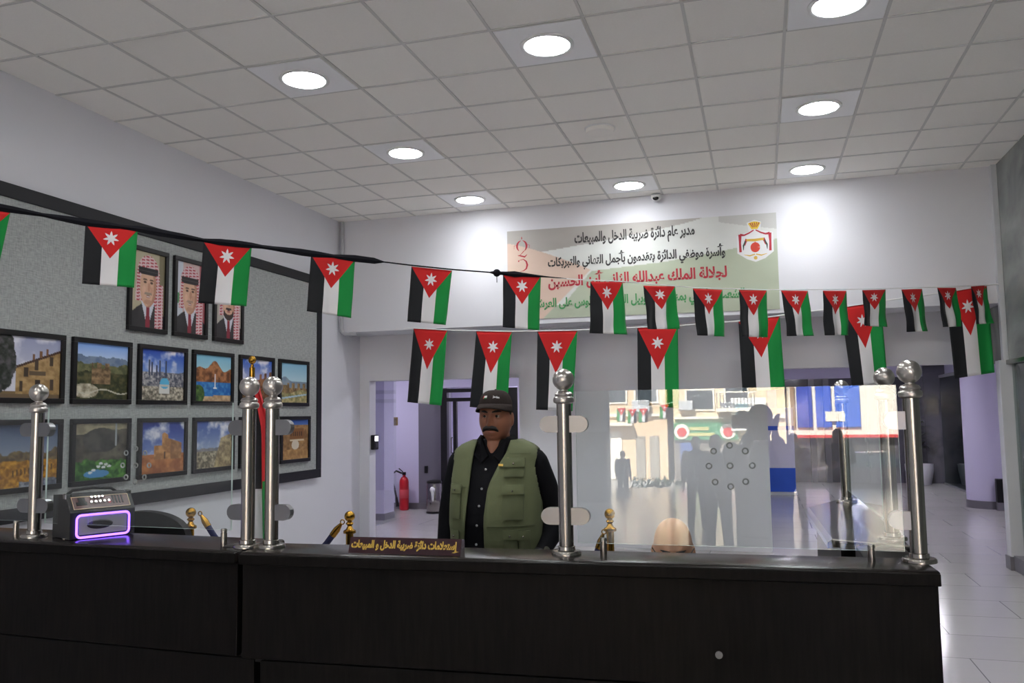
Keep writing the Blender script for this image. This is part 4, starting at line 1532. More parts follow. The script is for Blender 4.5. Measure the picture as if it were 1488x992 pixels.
# karaoke speaker on the left counter
t = thing('karaoke_speaker', 'small black karaoke speaker with a glowing violet ring, on the left counter', 'speaker', (-2.615, 2.835, 1.1), math.radians(64))
w, dp = 0.25, 0.18
prof = [(-dp / 2, 0.004), (dp / 2, 0.004), (dp / 2, 0.168), (-0.025, 0.174), (-0.038, 0.171), (-dp / 2 + 0.0, 0.106)]
Mx = Matrix(((0, 0, 1, -w / 2), (1, 0, 0, 0), (0, 1, 0, 0), (0, 0, 0, 1)))
MB().prism(prof, 0.0, w, Mx).build('cabinet', mat('black_vinyl', rgb(28, 28, 31), 0.5, bump=0.2, bscale=300), t)
a, b = Vector((0, -dp / 2, 0.106)), Vector((0, -0.038, 0.171))
sl = (b - a).normalized()
nr = Vector((0, -sl.z, sl.y))
Lp = (b - a).length


def on_panel(u, v, h):
    p = a + sl * v + nr * h
    return Vector((u, p.y, p.z))


Mp = Matrix(((1, 0, 0, 0), (0, sl.y, nr.y, a.y), (0, sl.z, nr.z, a.z), (0, 0, 0, 1)))
MB().box((-0.11, 0.012, 0), (0.11, Lp - 0.012, 0.002), M=Mp).build('control_panel', mat('dark_red_panel', rgb(74, 26, 26), 0.35), t)
mb = MB()
for lo, hi in (((-0.11, 0.012), (0.11, 0.0145)), ((-0.11, Lp - 0.0145), (0.11, Lp - 0.012)), ((-0.11, 0.012), (-0.1075, Lp - 0.012)), ((0.1075, 0.012), (0.11, Lp - 0.012))):
    mb.box((*lo, 0.002), (*hi, 0.003), M=Mp)
mb.build('gold_outline', mat('cream_print', rgb(206, 180, 150), 0.5), t)
for r, (n, u0, du, v) in enumerate(((4, -0.035, 0.014, 0.062), (5, -0.04, 0.017, 0.04))):
    for k in range(n):
        p = on_panel(u0 + du * k, v, 0.002)
        MB().tube([p, p + nr * 0.008], 0.0045, 12).build('knob', M_steel, t, True)
for k in range(4):
    MB().box((0.045 + 0.012 * k, 0.03, 0.002), (0.050 + 0.012 * k, 0.068, 0.004), M=Mp).build('fader', M_black, t)
MB().box((-0.095, 0.03, 0.002), (-0.055, 0.045, 0.004), M=Mp).box((-0.085, 0.045, 0.002), (-0.06, 0.066, 0.004), M=Mp).build('display_window', M_black, t)
MB().box((0.028, 0.033, 0.002), (0.036, 0.041, 0.004), M=Mp).build('red_button', mat('red_plastic', rgb(190, 40, 50), 0.4), t)
rr = []
for cxx, czz, a0 in ((0.085, 0.078, 0), (-0.085, 0.078, 90), (-0.085, 0.024, 180), (0.085, 0.024, 270)):
    for k in range(5):
        an = math.radians(a0 + 22.5 * k)
        rr.append((cxx + 0.016 * math.cos(an), -dp / 2 - 0.003, czz + 0.016 * math.sin(an)))
rr.append(rr[0])
rr.append(rr[1])
MB().tube(rr, 0.0045, 8).build('light_ring', mat('violet_led', (0.2, 0.1, 0.9), 0.4, emit=((0.24, 0.10, 1.0), 2.6)), t, True)
MB().box((-0.093, -dp / 2 - 0.001, 0.018), (0.093, -dp / 2, 0.093)).build('horn_plate', mat('grey_horn', rgb(150, 148, 152), 0.35), t)
mb = MB()
mb.rings([ell for ell in ([(-0.012 + rx * math.cos(2 * PI * k / 24), -dp / 2 - y, 0.054 + rz * math.sin(2 * PI * k / 24)) for k in range(24)] for rx, rz, y in ((0.05, 0.018, 0.0012), (0.044, 0.014, 0.0035), (0.02, 0.008, 0.0038)))])
mb.build('horn_mouth', mat('dark_horn', rgb(52, 50, 52), 0.3, metal=0.5), t)
for sx in (-1, 1):
    MB().box((sx * (w / 2 - 0.02), -0.045, 0.155), (sx * (w / 2 + 0.003), -0.015, 0.177), 0.004).build('corner_cap', M_chrome, t)
MB().tube([(-w / 2 + 0.03, 0.03, 0.170), (-w / 2 + 0.05, 0.03, 0.184), (0, 0.03, 0.19), (w / 2 - 0.05, 0.03, 0.184), (w / 2 - 0.03, 0.03, 0.170)], 0.006, 8).build('carry_handle', M_black, t, True)

# office chair behind the left counter
def office_chair(loc, rz, lb, hb=1.08):
    t = thing('office_chair', lb, 'chair', loc, rz)
    pts = []
    for i in range(21):
        a = PI * i / 20
        pts.append((0.27 * math.cos(a), hb - 0.17 + 0.17 * math.sin(a) ** 0.8))
    pts = [(0.27, 0.56)] + pts + [(-0.27, 0.56)]
    Mx = Matrix(((1, 0, 0, 0), (0, 0, 1, 0), (0, 1, 0, 0), (0, 0, 0, 1)))
    MB().prism(pts, 0.2, 0.27, Mx).build('backrest', M_dark, t)
    MB().box((-0.26, -0.26, 0.42), (0.26, 0.24, 0.5), 0.03, 3).build('seat', M_dark, t, True)
    MB().tube([(0, 0.24, 0.45), (0, 0.3, 0.5), (0, 0.28, 0.7)], 0.025, 10).build('back_bracket', M_black, t, True)
    MB().lathe([(0.03, 0.08), (0.03, 0.25), (0.022, 0.25), (0.022, 0.43)], n=20).build('gas_column', M_black, t, True)
    for k in range(5):
        a = 2 * PI * k / 5
        lg = MB().tube([(0.02 * math.cos(a), 0.02 * math.sin(a), 0.11), (0.28 * math.cos(a), 0.28 * math.sin(a), 0.07)], [0.025, 0.016], 8).build('leg', M_black, t, True)
        MB().ball((0.28 * math.cos(a), 0.28 * math.sin(a), 0.03), 0.03, 12, 8).build('castor', M_black, lg, True)
    return t


office_chair((-3.265, 3.72, 0), math.radians(12), 'black office chair with a rounded back behind the karaoke speaker', 1.06)

# stanchions and ropes


def stanchion(x, y, lb):
    t = thing('stanchion', lb, 'stanchion', (x, y, 0), 0, 'brass rope stanchions')
    MB().lathe([(0.15, 0), (0.15, 0.015), (0.12, 0.03), (0.05, 0.045), (0.03, 0.06)], n=36).build('base', M_brass, t, True)
    MB().lathe([(0.024, 0.05), (0.024, 0.84)], n=24).build('pole', M_brass, t, True)
    MB().lathe([(0.024, 0.82), (0.04, 0.825), (0.04, 0.84), (0.024, 0.85), (0.014, 0.87), (0.026, 0.885), (0.013, 0.9)], n=24).build('hook_ring', M_brass, t, True)
    MB().ball((0, 0, 0.93), 0.034, 20, 14).build('ball_finial', M_brass, t, 'all')
    return t


stanchion(-3.745, 4.93, 'brass stanchion right of the black chair, nearest the left wall')
stanchion(-2.548, 4.926, 'brass stanchion above the counter sign, with the rope hooked on its left')
stanchion(-0.939, 5.328, 'brass stanchion seen through the big glass pane')


def rope(lb, pts):
    t = thing('barrier_rope', lb, 'rope', (0, 0, 0))
    P = [Vector(p) for p in pts]
    MB().tube(P, 0.02, 12).build('cord', M_rope, t, True)
    for a, b in ((P[0], P[1]), (P[-1], P[-2])):
        d = (b - a).normalized()
        MB().tube([a - d * 0.045, a, a + d * 0.05], [0.010, 0.0225, 0.0225], 12).build('end_cap', M_brass, t, True)
        MB().torus(a - d * 0.062, 0.014, 0.004, Matrix.Rotation(PI / 2, 4, 'X')).build('ring', M_brass, t, True)


def sag(a, b, drop, n=14):
    a, b = Vector(a), Vector(b)
    return [a.lerp(b, i / n) - Vector((0, 0, drop * 4 * (i / n) * (1 - i / n))) for i in range(n + 1)]


rope('navy velvet rope sagging between the two stanchions behind the paired posts', sag((-3.66, 4.965, 0.872), (-2.64, 4.93, 0.845), 0.34))
rope('navy velvet rope hanging down from the stanchion behind the big pane', [(-1.0, 5.33, 0.76), (-1.03, 5.335, 0.68), (-1.06, 5.34, 0.55), (-1.08, 5.34, 0.35), (-1.09, 5.34, 0.12)])

# tall flag on its pole
t = thing('flagpole', 'tall pole with gold finial and a draped flag behind the paired steel posts', 'flag', (-3.82, 5.74, 0))
MB().lathe([(0.16, 0), (0.16, 0.02), (0.06, 0.05), (0.03, 0.12)], n=32).build('base', M_brass, t, True)
MB().lathe([(0.014, 0.05), (0.014, 1.9)], n=16).build('pole', M_brass, t, True)
MB().lathe([(0.014, 1.88), (0.022, 1.885), (0.022, 1.96), (0.012, 1.965), (0.012, 1.985)], n=20).ball((0, 0, 2.02), (0.03, 0.03, 0.034), 18, 12).build('finial', M_brass, t, True)
nm = [('black_stripe', rgb(26, 26, 30)), ('red_chevron', rgb(178, 28, 32)), ('white_stripe', rgb(214, 212, 214)), ('green_stripe', rgb(24, 126, 58))]


def drape(name, m, f0, f1, zs, ph):
    R = []
    for z in zs:
        ring = []
        x0, x1 = f0(z), f1(z)
        n = 10
        up = [(x0 + (x1 - x0) * i / n, 0.03 * math.sin(ph + 5 * i / n + z * 2) - 0.015) for i in range(n + 1)]
        ring = [Vector((x, y, z)) for x, y in up] + [Vector((x, y + 0.008, z)) for x, y in reversed(up)]
        R.append(ring)
    MB().rings(R).build(name, m, t, True)


zz = [1.86 - 0.06 * k for k in range(24)]
sp = lambda z: min(1.0, (1.88 - z) / 0.4)
drape('black_stripe', mat('flag_black', nm[0][1], 0.8), lambda z: -0.02 - 0.03 * sp(z), lambda z: 0.03 + 0.09 * sp(z), [z for z in zz if z > 1.0], 0.3)
drape('red_chevron', mat('flag_red', nm[1][1], 0.8), lambda z: 0.028 + 0.085 * sp(z), lambda z: 0.04 + 0.125 * sp(z), [z for z in zz if z > 1.0], 1.0)
drape('white_stripe', mat('flag_white', nm[2][1], 0.8), lambda z: 0.02 - 0.06 * max(0, (1.15 - z)), lambda z: 0.124, [z for z in zz if z <= 1.12], 2.0)
drape('green_stripe', mat('flag_green', nm[3][1], 0.8), lambda z: 0.117, lambda z: 0.185 + 0.02 * (1.2 - z), [z for z in zz if z <= 1.12], 1.4)

# ------------------------------------------------------------------ people
M_skin = mat('tan_skin', rgb(140, 92, 70), 0.5, noise=0.06, nscale=40)
M_skin2 = mat('light_tan_skin', rgb(196, 150, 122), 0.4, noise=0.05, nscale=40)
M_hair = mat('black_hair', rgb(22, 19, 18), 0.6, noise=0.2, nscale=120)
M_eye = mat('eye_white', rgb(150, 140, 130), 0.25)
M_iris = mat('dark_iris', rgb(30, 20, 15), 0.15)


def head_points(nu, nv):
    """head surface about the eye-level centre, facing -y; total height about 0.235"""
    R = []
    g = lambda x, m, s: math.exp(-((x - m) / s) ** 2)
    for j in range(1, nv):
        th = PI * j / nv                 # 0 crown .. pi chin
        z = math.cos(th)
        ring = []
        for i in range(nu):
            ph = 2 * PI * i / nu
            sx, sy = math.sin(ph), -math.cos(ph)
            s = max(0.0, 1 - abs(z) ** 2.35) ** (1 / 2.35) if z > 0 else (1 - abs(z) ** 2.9) ** (1 / 2.9)
            a, bf, bb = 0.080, 0.093, 0.103
            x = a * s * sx
            y = (bf if sy < 0 else bb) * s * sy
            zz = (0.112 if z > 0 else 0.122) * z
            dn = max(0.0, -zz / 0.122)
            # jaw: narrower, and the back of the skull tucks in below the ears
            x *= 1 - 0.20 * dn ** 2.2
            if sy > 0:
                y *= 1 - 0.55 * dn ** 1.5
            else:
                y *= 1 - 0.02 * dn
                y -= 0.010 * g(zz, -0.105, 0.035) * (1 if abs(x) < 0.06 else 0.3)
            x *= 1 + 0.05 * g(zz, -0.03, 0.03)      # cheekbones
            if sy < 0:
                fr = -sy
                y -= fr * (0.026 * g(x, 0, 0.013) * g(zz, -0.036, 0.020) + 0.012 * g(x, 0, 0.009) * g(zz, -0.012, 0.022))
                y -= fr * 0.012 * g(abs(x), 0.013, 0.010) * g(zz, -0.044, 0.010)
                y -= fr * 0.008 * g(zz, 0.022, 0.011) * g(abs(x), 0.026, 0.022)
                y += fr * 0.013 * g(abs(x), 0.032, 0.015) * g(zz, 0.000, 0.013)
                y -= fr * 0.006 * g(abs(x), 0.046, 0.02) * g(zz, -0.035, 0.022)
                y -= fr * 0.008 * g(x, 0, 0.024) * g(zz, -0.064, 0.007)
                y += fr * 0.005 * g(x, 0, 0.022) * g(zz, -0.0705, 0.003)
                y -= fr * 0.007 * g(x, 0, 0.020) * g(zz, -0.079, 0.007)
                y += fr * 0.005 * g(x, 0, 0.03) * g(zz, -0.092, 0.006)
            ring.append(Vector((x, y, zz)))
        R.append(ring)
    return R


def add_head(mb, M, nu=72, nv=60):
    mb.rings([[M @ p for p in r] for r in head_points(nu, nv)])
    for s in (-1, 1):
        mb.ball((0, 0, 0), (0.011, 0.02, 0.034), 16, 10, M=M @ Matrix.Translation((s * 0.079, 0.016, -0.016)) @ Matrix.Rotation(s * 0.35, 4, 'Z'))
        mb.ball((0, 0, 0), (0.008, 0.009, 0.011), 10, 8, M=M @ Matrix.Translation((s * 0.077, 0.004, -0.042)))


def ell_ring(z, a, b, yc=0.0, xc=0.0, n=40, p=2.3):
    R = []
    for i in range(n):
        t = 2 * PI * i / n
        c, s = math.cos(t), math.sin(t)
        R.append(Vector((xc + a * math.copysign(abs(c) ** (2 / p), c), yc + b * math.copysign(abs(s) ** (2 / p), s), z)))
    return R


def add_hand(mb, M, curl=0.5):
    """palm hangs along -z from the wrist at the origin, back of the hand to +x, thumb towards -y; M places it"""
    R = []
    for z, a, b in ((0.02, 0.024, 0.031), (-0.005, 0.021, 0.030), (-0.04, 0.017, 0.038), (-0.075, 0.015, 0.042), (-0.098, 0.012, 0.040)):
        R.append([M @ p for p in ell_ring(z, a, b, 0, 0, 16, 2.6)])
    mb.rings(R)
    for k, (y, l) in enumerate(((-0.030, 0.070), (-0.010, 0.080), (0.010, 0.075), (0.029, 0.058))):
        pts, ang = [Vector((0, y, -0.085))], 0.1
        p = pts[0]
        for seg in (0.42, 0.33, 0.25):
            p = p + Vector((-math.sin(ang), y * 0.08, -math.cos(ang))) * l * seg
            pts.append(p)
            ang += curl
        mb.tube([M @ q for q in pts], [0.0098, 0.0092, 0.0084, 0.0072], 10, True)
    pts = [Vector((0, -0.028, -0.02)), Vector((-0.012, -0.052, -0.045)), Vector((-0.022, -0.060, -0.075)), Vector((-0.03, -0.056, -0.1))]
    mb.tube([M @ q for q in pts], [0.014, 0.012, 0.0105, 0.0085], 10, True)


def align(p, d, roll=0.0):
    """matrix placing a hand at p, pointing along d"""
    z = -Vector(d).normalized()
    x = Vector((math.cos(roll), math.sin(roll), 0))
    x = (x - z * x.dot(z)).normalized()
    y = z.cross(x)
    return Matrix(((x.x, y.x, z.x, p[0]), (x.y, y.y, z.y, p[1]), (x.z, y.z, z.z, p[2]), (0, 0, 0, 1)))


# ---- the guard, facing -y in his own frame, standing behind the counter
G = thing('person', 'guard in dark cap, olive utility vest and black shirt standing behind the counter', 'person', (-1.278, 4.055, 0.0), math.radians(4))
HM = Matrix.Translation((0.0, -0.02, 1.561)) @ Matrix.Rotation(math.radians(-4), 4, 'Z') @ Matrix.Rotation(math.radians(2), 4, 'X') @ Matrix.Diagonal((1.0, 1.02, 1.08, 1))
TORSO = [(0.80, 0.180, .150, .0), (0.88, 0.194, .165, -.015), (0.96, 0.204, .178, -.03), (1.04, 0.210, .178, -.035), (1.12, 0.210, .168, -.03), (1.20, 0.210, .155, -.02),
         (1.27, 0.210, .140, -.008), (1.32, .205, .126, .0), (1.362, .205, .114, .006), (1.392, .194, .104, .012), (1.414, .162, .096, .016), (1.432, .115, .088, .018), (1.445, .088, .080, .018)]
ARM_R = [(-.190, 0.01, 1.33), (-.228, 0.02, 1.21), (-.262, 0.03, 1.06), (-.268, 0.0, 0.93), (-.262, -.04, 0.82)]
ARM_L = [(.190, 0.01, 1.33), (.236, 0.03, 1.21), (.275, 0.045, 1.06), (.268, -.02, 0.965), (.228, -.10, 0.89)]
mb = MB()
add_head(mb, HM, 96, 84)
mb.rings([ell_ring(z, a, b, y, 0, 28, 2) for z, a, b, y in ((1.30, .085, .08, .03), (1.38, .070, .070, .022), (1.43, .062, .062, .02), (1.49, .060, .060, .016))])
mb.tube([(-.002, -.0, 1.48), (-.003, -.036, 1.43), (-.004, -.066, 1.400), (-.004, -.090, 1.366)], [.05, .044, .034, .014], 18)
mb.rings([ell_ring(z, a - .016, b - .016, y, 0, 28) for z, a, b, y in TORSO[:-1]])
for arm in (ARM_R, ARM_L):
    mb.tube(arm, [.045, .042, .036, .032, .028], 14, True)
for s in (-1, 1):
    mb.tube([(s * .095, 0, .85), (s * .1, -.01, .45), (s * .105, .01, .08)], [.085, .055, .04], 16, True)
    mb.tube([(s * .105, .03, .04), (s * .115, -.14, .03)], [.035, .03], 12, True)
dl = Vector(ARM_L[-1]) - Vector(ARM_L[-2])
add_hand(mb, align(ARM_L[-1], (dl.x * 0.6 - 0.02, dl.y * 0.4, -0.12), 2.6), 0.45)
add_hand(mb, align(ARM_R[-1], (0.0, -0.03, -0.12), 0.0), 0.35)
remesh(mb, 0.0042, 'body', M_skin, G, 2)

mb = MB()
mb.rings([ell_ring(z, a, b, y) for z, a, b, y in TORSO])
for arm in (ARM_R, ARM_L):
    mb.tube(arm, [.066, .063, .056, .048, .040], 22, True)
M_shirt = mat('black_shirt', rgb(14, 14, 18), 0.8, spec=0.12, bump=0.25, bscale=18)
remesh(mb, 0.008, 'shirt', M_shirt, G, 3)
mb = MB()
for s in (-1, 1):                                   # collar wings and stand
    pts = [(s * .080, .012, 1.462), (s * .060, -.060, 1.450), (s * .010 - .004, -.114, 1.362), (s * .046, -.122, 1.328), (s * .090, -.100, 1.370), (s * .106, .0, 1.425)]
    mb.rings([[Vector(p) for p in pts], [Vector(p) + Vector((s * .006, -.008, .004)) for p in pts]])
half = lambda z, a, b, y: [Vector((a * math.cos(t), y + b * math.sin(t), z)) for t in [-.35 + (PI + .7) * k / 24 for k in range(25)]]
mb.rings([half(1.41, .096, .087, .02), half(1.462, .082, .076, .02), half(1.462, .077, .071, .02), half(1.41, .091, .082, .02)], False, closed=False)
mb.build('shirt_collar', M_shirt, G)
M_btn = mat('pearl_button', rgb(150, 150, 152), 0.3)


def torso_y(x, z, off=0.0):
    """front surface of the torso at x, z"""
    for (z0, a0, b0, y0), (z1, a1, b1, y1) in zip(TORSO, TORSO[1:]):
        if z0 <= z <= z1:
            f = (z - z0) / (z1 - z0)
            a, b, y = a0 + (a1 - a0) * f + off, b0 + (b1 - b0) * f + off, y0 + (y1 - y0) * f
            q = max(0.0, 1 - (abs(x) / a) ** 2.3)
            return y - b * q ** (1 / 2.3)
    return -0.1


for x, z in ((-.026, 1.30), (-.038, 1.21), (-.046, 1.13), (-.054, 1.04), (-.06, .95)):
    MB().ball((x, torso_y(x, z) - .003, z), (.006, .003, .006), 12, 8).build('button', M_btn, G, True)
mb = MB()
for s, x in ((-1, -.1), (1, .1)):
    mb.tube([(x, 0, .86), (x * 1.05, -.01, .45), (x * 1.08, .01, .07)], [.105, .08, .066], 20, True)
mb.rings([ell_ring(z, a, b, y) for z, a, b, y in ((.76, .19, .14, 0), (.84, .195, .152, 0), (.9, .2, .158, -.01))])
remesh(mb, 0.012, 'trousers', mat('dark_trousers', rgb(30, 31, 36), 0.8), G, 2)
for s in (-1, 1):
    mb = MB()
    mb.tube([(s * .108, .045, .045), (s * .112, -.05, .05), (s * .12, -.16, .035)], [.045, .048, .036], 16, True)
    mb.build('shoe', M_black, G, True)
# vest
M_vest = mat('olive_cotton', rgb(92, 98, 68), 0.85, noise=0.08, nscale=25, bump=0.15, bscale=40)
M_vest2 = mat('olive_pocket', rgb(84, 90, 62), 0.85, noise=0.08, nscale=25)
edges_l = [(0.76, -.135), (.87, -.128), (1.08, -.108), (1.24, -.10), (1.32, -.096), (1.38, -.092), (1.44, -.082)]
edges_r = [(0.76, -.010), (.87, -.012), (1.08, -.016), (1.20, -.004), (1.24, .006), (1.32, .040), (1.38, .074), (1.44, .084)]


def interp(t, z):
    for (a, x), (b, y) in zip(t, t[1:]):
        if z <= b:
            return x + (y - x) * max(0, (z - a)) / (b - a)
    return t[-1][1]


def ring_at(z):
    if z <= TORSO[0][0]:
        return TORSO[0][1], TORSO[0][2], TORSO[0][3]
    for (z0, a0, b0, y0), (z1, a1, b1, y1) in zip(TORSO, TORSO[1:]):
        if z0 <= z <= z1:
            f = (z - z0) / (z1 - z0)
            return a0 + (a1 - a0) * f, b0 + (b1 - b0) * f, y0 + (y1 - y0) * f
    return TORSO[-1][1:]


NV, NU = 56, 92
vs, fs = [], []
for j in range(NV + 1):
    z = 0.775 + (1.434 - 0.775) * j / NV
    a, b, yc = ring_at(z)
    flare = 0.014 + 0.012 * max(0, (1.0 - z) / 0.2)
    a, b = a + flare, b + flare
    p = 2.3
    angs = []
    xl, xr = interp(edges_l, z), interp(edges_r, z)

    def a_of(x):
        q = min(0.999, abs(x) / a)
        c = q ** (p / 2)
        al = math.asin(min(1.0, c))
        return math.copysign(al, x)
    t0, t1 = a_of(xr), 2 * PI + a_of(xl)
    for i in range(NU + 1):
        t = t0 + (t1 - t0) * i / NU
        sx, cy = math.sin(t), math.cos(t)
        x = a * math.copysign(abs(sx) ** (2 / p), sx)
        y = yc - b * math.copysign(abs(cy) ** (2 / p), cy)
        w = 0.004 * math.sin(9 * z + 5 * t) * math.sin(3.1 * t + 14 * z)
        vs.append((x * (1 + w * 2), y * (1 + w * 4), z))
W = NU + 1
for j in range(NV):
    for i in range(NU):
        q = (j * W + i, j * W + i + 1, (j + 1) * W + i + 1, (j + 1) * W + i)
        c = sum((Vector(vs[k]) for k in q), Vector()) / 4
        if abs(c.x) > 0.13 and ((c.y - 0.01) / 0.084) ** 2 + ((c.z - 1.262) / 0.13) ** 2 < 1:
            continue
        fs.append(q)
for i, v in enumerate(vs):                          # trim the armholes to a clean oval
    ey, ez = (v[1] - 0.01) / 0.084, (v[2] - 1.262) / 0.13
    e = math.hypot(ey, ez)
    if abs(v[0]) > 0.12 and 0.5 < e < 1.12:
        k = (1.0 if e < 1 else 1.0 + (e - 1) * 0.6) / e
        vs[i] = (v[0], 0.01 + (v[1] - 0.01) * k, 1.262 + (v[2] - 1.262) * k)
me = bpy.data.meshes.new('vest')
me.from_pydata(vs, [], fs)
vest = link('vest', me, M_vest, G, 'all')
so = vest.modifiers.new('thick', 'SOLIDIFY')
so.thickness = 0.008
so.offset = 1


def patch(name, x0, x1, z0, z1, off, th, m, parent, n=10, puff=0.0):
    """cloth patch following the chest"""
    rows = []
    for layer in (0, 1):
        for j in range(n + 1):
            z = z0 + (z1 - z0) * j / n
            r = []
            for i in range(n + 1):
                x = x0 + (x1 - x0) * i / n
                bulge = puff * math.sin(PI * i / n) * math.sin(PI * min(1, j / n + 0.05))
                a, b, yc = ring_at(z)
                flare = 0.022 + 0.012 * max(0, (1.0 - z) / 0.2)
                y = yc - (b + flare) * max(0.0, 1 - (abs(x) / (a + flare)) ** 2.3) ** (1 / 2.3)
                r.append(Vector((x, y - off - (th + bulge if layer == 0 else 0), z)))
            rows.append(r)
    top, bot = rows[:n + 1], rows[n + 1:]
    mb = MB()
    V = [[[mb.bm.verts.new(p) for p in r] for r in L] for L in (top, bot)]
    for L in range(2):
        for j in range(n):
            for i in range(n):
                mb.bm.faces.new((V[L][j][i], V[L][j][i + 1], V[L][j + 1][i + 1], V[L][j + 1][i]))
    for k in range(n):
        for a, b in (((0, k), (0, k + 1)), ((n, k), (n, k + 1)), ((k, 0), (k + 1, 0)), ((k, n), (k + 1, n))):
            mb.bm.faces.new((V[0][a[0]][a[1]], V[0][b[0]][b[1]], V[1][b[0]][b[1]], V[1][a[0]][a[1]]))
    return mb.build(name, m, parent, True)


for x0, x1, z0, z1 in ((.072, .165, 1.268, 1.348), (.074, .168, 1.07, 1.222), (.085, .145, .88, 1.015), (.150, .195, .90, 1.01), (-.198, -.138, 1.07, 1.225), (-.19, -.142, .86, 1.01)):
    pk = patch('pocket', x0, x1, z0, z1, 0.002, 0.015, M_vest2, vest, puff=0.006)
    fl = patch('pocket_flap', x0 - .003, x1 + .003, z1 - 0.035, z1 + 0.008, 0.019, 0.009, M_vest, vest, puff=0.004)
    xm = (x0 + x1) / 2
    MB().ball((xm, min(v.co.y for v in fl.data.vertices if abs(v.co.x - xm) < 0.02) - 0.001, z1 - 0.018), (.005, .003, .005), 10, 6).build('snap', M_steel, vest, True)
patch('yoke_seam', .085, .19, 1.372, 1.378, 0.001, 0.003, M_vest2, vest, n=6)
patch('chest_seam', -.215, -.105, 1.215, 1.22, 0.001, 0.003, M_vest2, vest, n=6)
patch('waist_seam', .0, .21, 1.035, 1.041, 0.001, 0.003, M_vest2, vest, n=8)
M_pin = mat('gold_pin', rgb(214, 180, 96), 0.3, metal=0.6)
for x, z, w in ((.058, 1.322, .016), (.086, 1.35, .007)):
    a, b, yc = ring_at(z)
    y = yc - (b + .022) * (1 - (x / (a + .022)) ** 2.3) ** (1 / 2.3)
    MB().box((x - w, y - .012, z - .006), (x + w, y - .006, z + .006), 0.002).build('pin_badge', M_pin, vest)
# face details
for s in (-1, 1):
    e = MB().ball((0, 0, 0), 0.0115, 18, 12, M=HM @ Matrix.Translation((s * .031, -.0735, .0))).build('eye', M_eye, G, True)
    MB().ball((0, 0, 0), (0.0062, 0.0035, 0.0062), 14, 10, M=HM @ Matrix.Translation((s * .031 - .001, -.0842, -.0005))).build('iris', M_iris, e, True)
    MB().ball((0, 0, 0), (.0145, .0125, .0065), 16, 10, M=HM @ Matrix.Translation((s * .031, -.0745, .0078))).ball((0, 0, 0), (.0145, .012, .005), 16, 10, M=HM @ Matrix.Translation((s * .031, -.0735, -.0098))).build('eyelids', M_skin, e, True)
    mb = MB()
    mb.tube([HM @ Vector((s * (.014 + .012 * k), -.094 + .0045 * k * k * .6, .0185 + .004 * math.sin(k * .9))) for k in range(4)], [.004, .006, .0055, .003], 8, True)
    mb.build('eyebrow', M_hair, G, True)
    mb = MB()
    mb.tube([HM @ Vector((s * x, y, z)) for x, y, z in ((.0, -.111, -.051), (.013, -.109, -.052), (.026, -.102, -.056), (.037, -.093, -.067))], [.0085, .0115, .0105, .0055], 10, True)
    mb.build('moustache', M_hair, G, True)
    mb = MB()
    mb.ball((0, 0, 0), (.006, .018, .03), 12, 8, M=HM @ Matrix.Translation((s * .0765, -.004, .018)))
    mb.build('sideburn', M_hair, G, True)
MB().ball((0, 0, 0), (.079, .096, .07), 28, 16, M=HM @ Matrix.Translation((0, .018, .012))).build('hair', M_hair, G, True)
MB().tube([HM @ Vector((x, -.1015 - .004 * math.cos(x * 50), -.0705)) for x in (-.022, -.011, 0, .011, .022)], [.0018, .003, .0034, .003, .0018], 8, True).build('lips', mat('lip_brown', rgb(128, 76, 66), 0.5), G, True)
# cap
M_cap = mat('dark_brown_cap', rgb(48, 41, 39), 0.9, spec=0.1, bump=0.15, bscale=120)
CM = HM @ Matrix.Translation((0, .004, .045)) @ Matrix.Rotation(math.radians(-3), 4, 'X')
R = []
for j in range(14):
    an = (PI / 2) * j / 13
    z = .073 * math.sin(an)
    s = max(0.0, math.cos(an)) ** 0.62
    ring = []
    for i in range(48):
        t = 2 * PI * i / 48
        y = math.sin(t)
        ring.append(CM @ Vector(((.082) * s * math.cos(t), (.102 if y < 0 else .108) * s * y, z - 0.012 * (y > 0) * y * (1 - j / 13))))
    R.append(ring)
crown = MB().rings(R, False).build('cap', M_cap, G, 'all')
so = crown.modifiers.new('thick', 'SOLIDIFY')
so.thickness = 0.003
MB().ball((0, 0, 0), (.007, .007, .004), 12, 8, M=CM @ Matrix.Translation((0, 0, .074))).build('cap_button', M_cap, crown, True)
R = []
for layer in (0, 1):
    pass
vs, fs = [], []
NB = 24
for k, (rr_, dz) in enumerate(((0.0, 0.0), (0.4, -0.002), (0.8, -0.007), (1.0, -0.012))):
    for i in range(NB + 1):
        t = PI + PI * i / NB
        bx, by = math.cos(t), math.sin(t)
        ext = rr_ * .066 * (abs(by) ** 0.8)
        vs.append(CM @ Vector((.082 * bx * (1 + .05 * rr_), .100 * by - ext, .004 + dz - .016 * rr_ * (bx * bx) - 0.008 * rr_)))
for k in range(3):
    for i in range(NB):
        a = k * (NB + 1) + i
        fs.append((a, a + 1, a + NB + 2, a + NB + 1))
me = bpy.data.meshes.new('cap_brim')
me.from_pydata([tuple(v) for v in vs], [], fs)
brim = link('cap_brim', me, M_cap, crown, 'all')
so = brim.modifiers.new('thick', 'SOLIDIFY')
so.thickness = 0.004
# small flag patch and white lettering on the cap front


def cap_pt(t, z, off=0.003):
    an = math.asin(min(1, z / .073))
    s = max(0.0, math.cos(an)) ** 0.62
    return CM @ Vector(((.082 * s + off) * math.cos(t), (.102 * s + off) * math.sin(t), z))


def cap_patch(t0, t1, z0, z1, m, parent, name):
    mb = MB()
    n = 6
    for i in range(n):
        ta, tb = t0 + (t1 - t0) * i / n, t0 + (t1 - t0) * (i + 1) / n
        mb.poly([cap_pt(ta, z0), cap_pt(tb, z0), cap_pt(tb, z1), cap_pt(ta, z1)])
    return mb.build(name, m, parent)


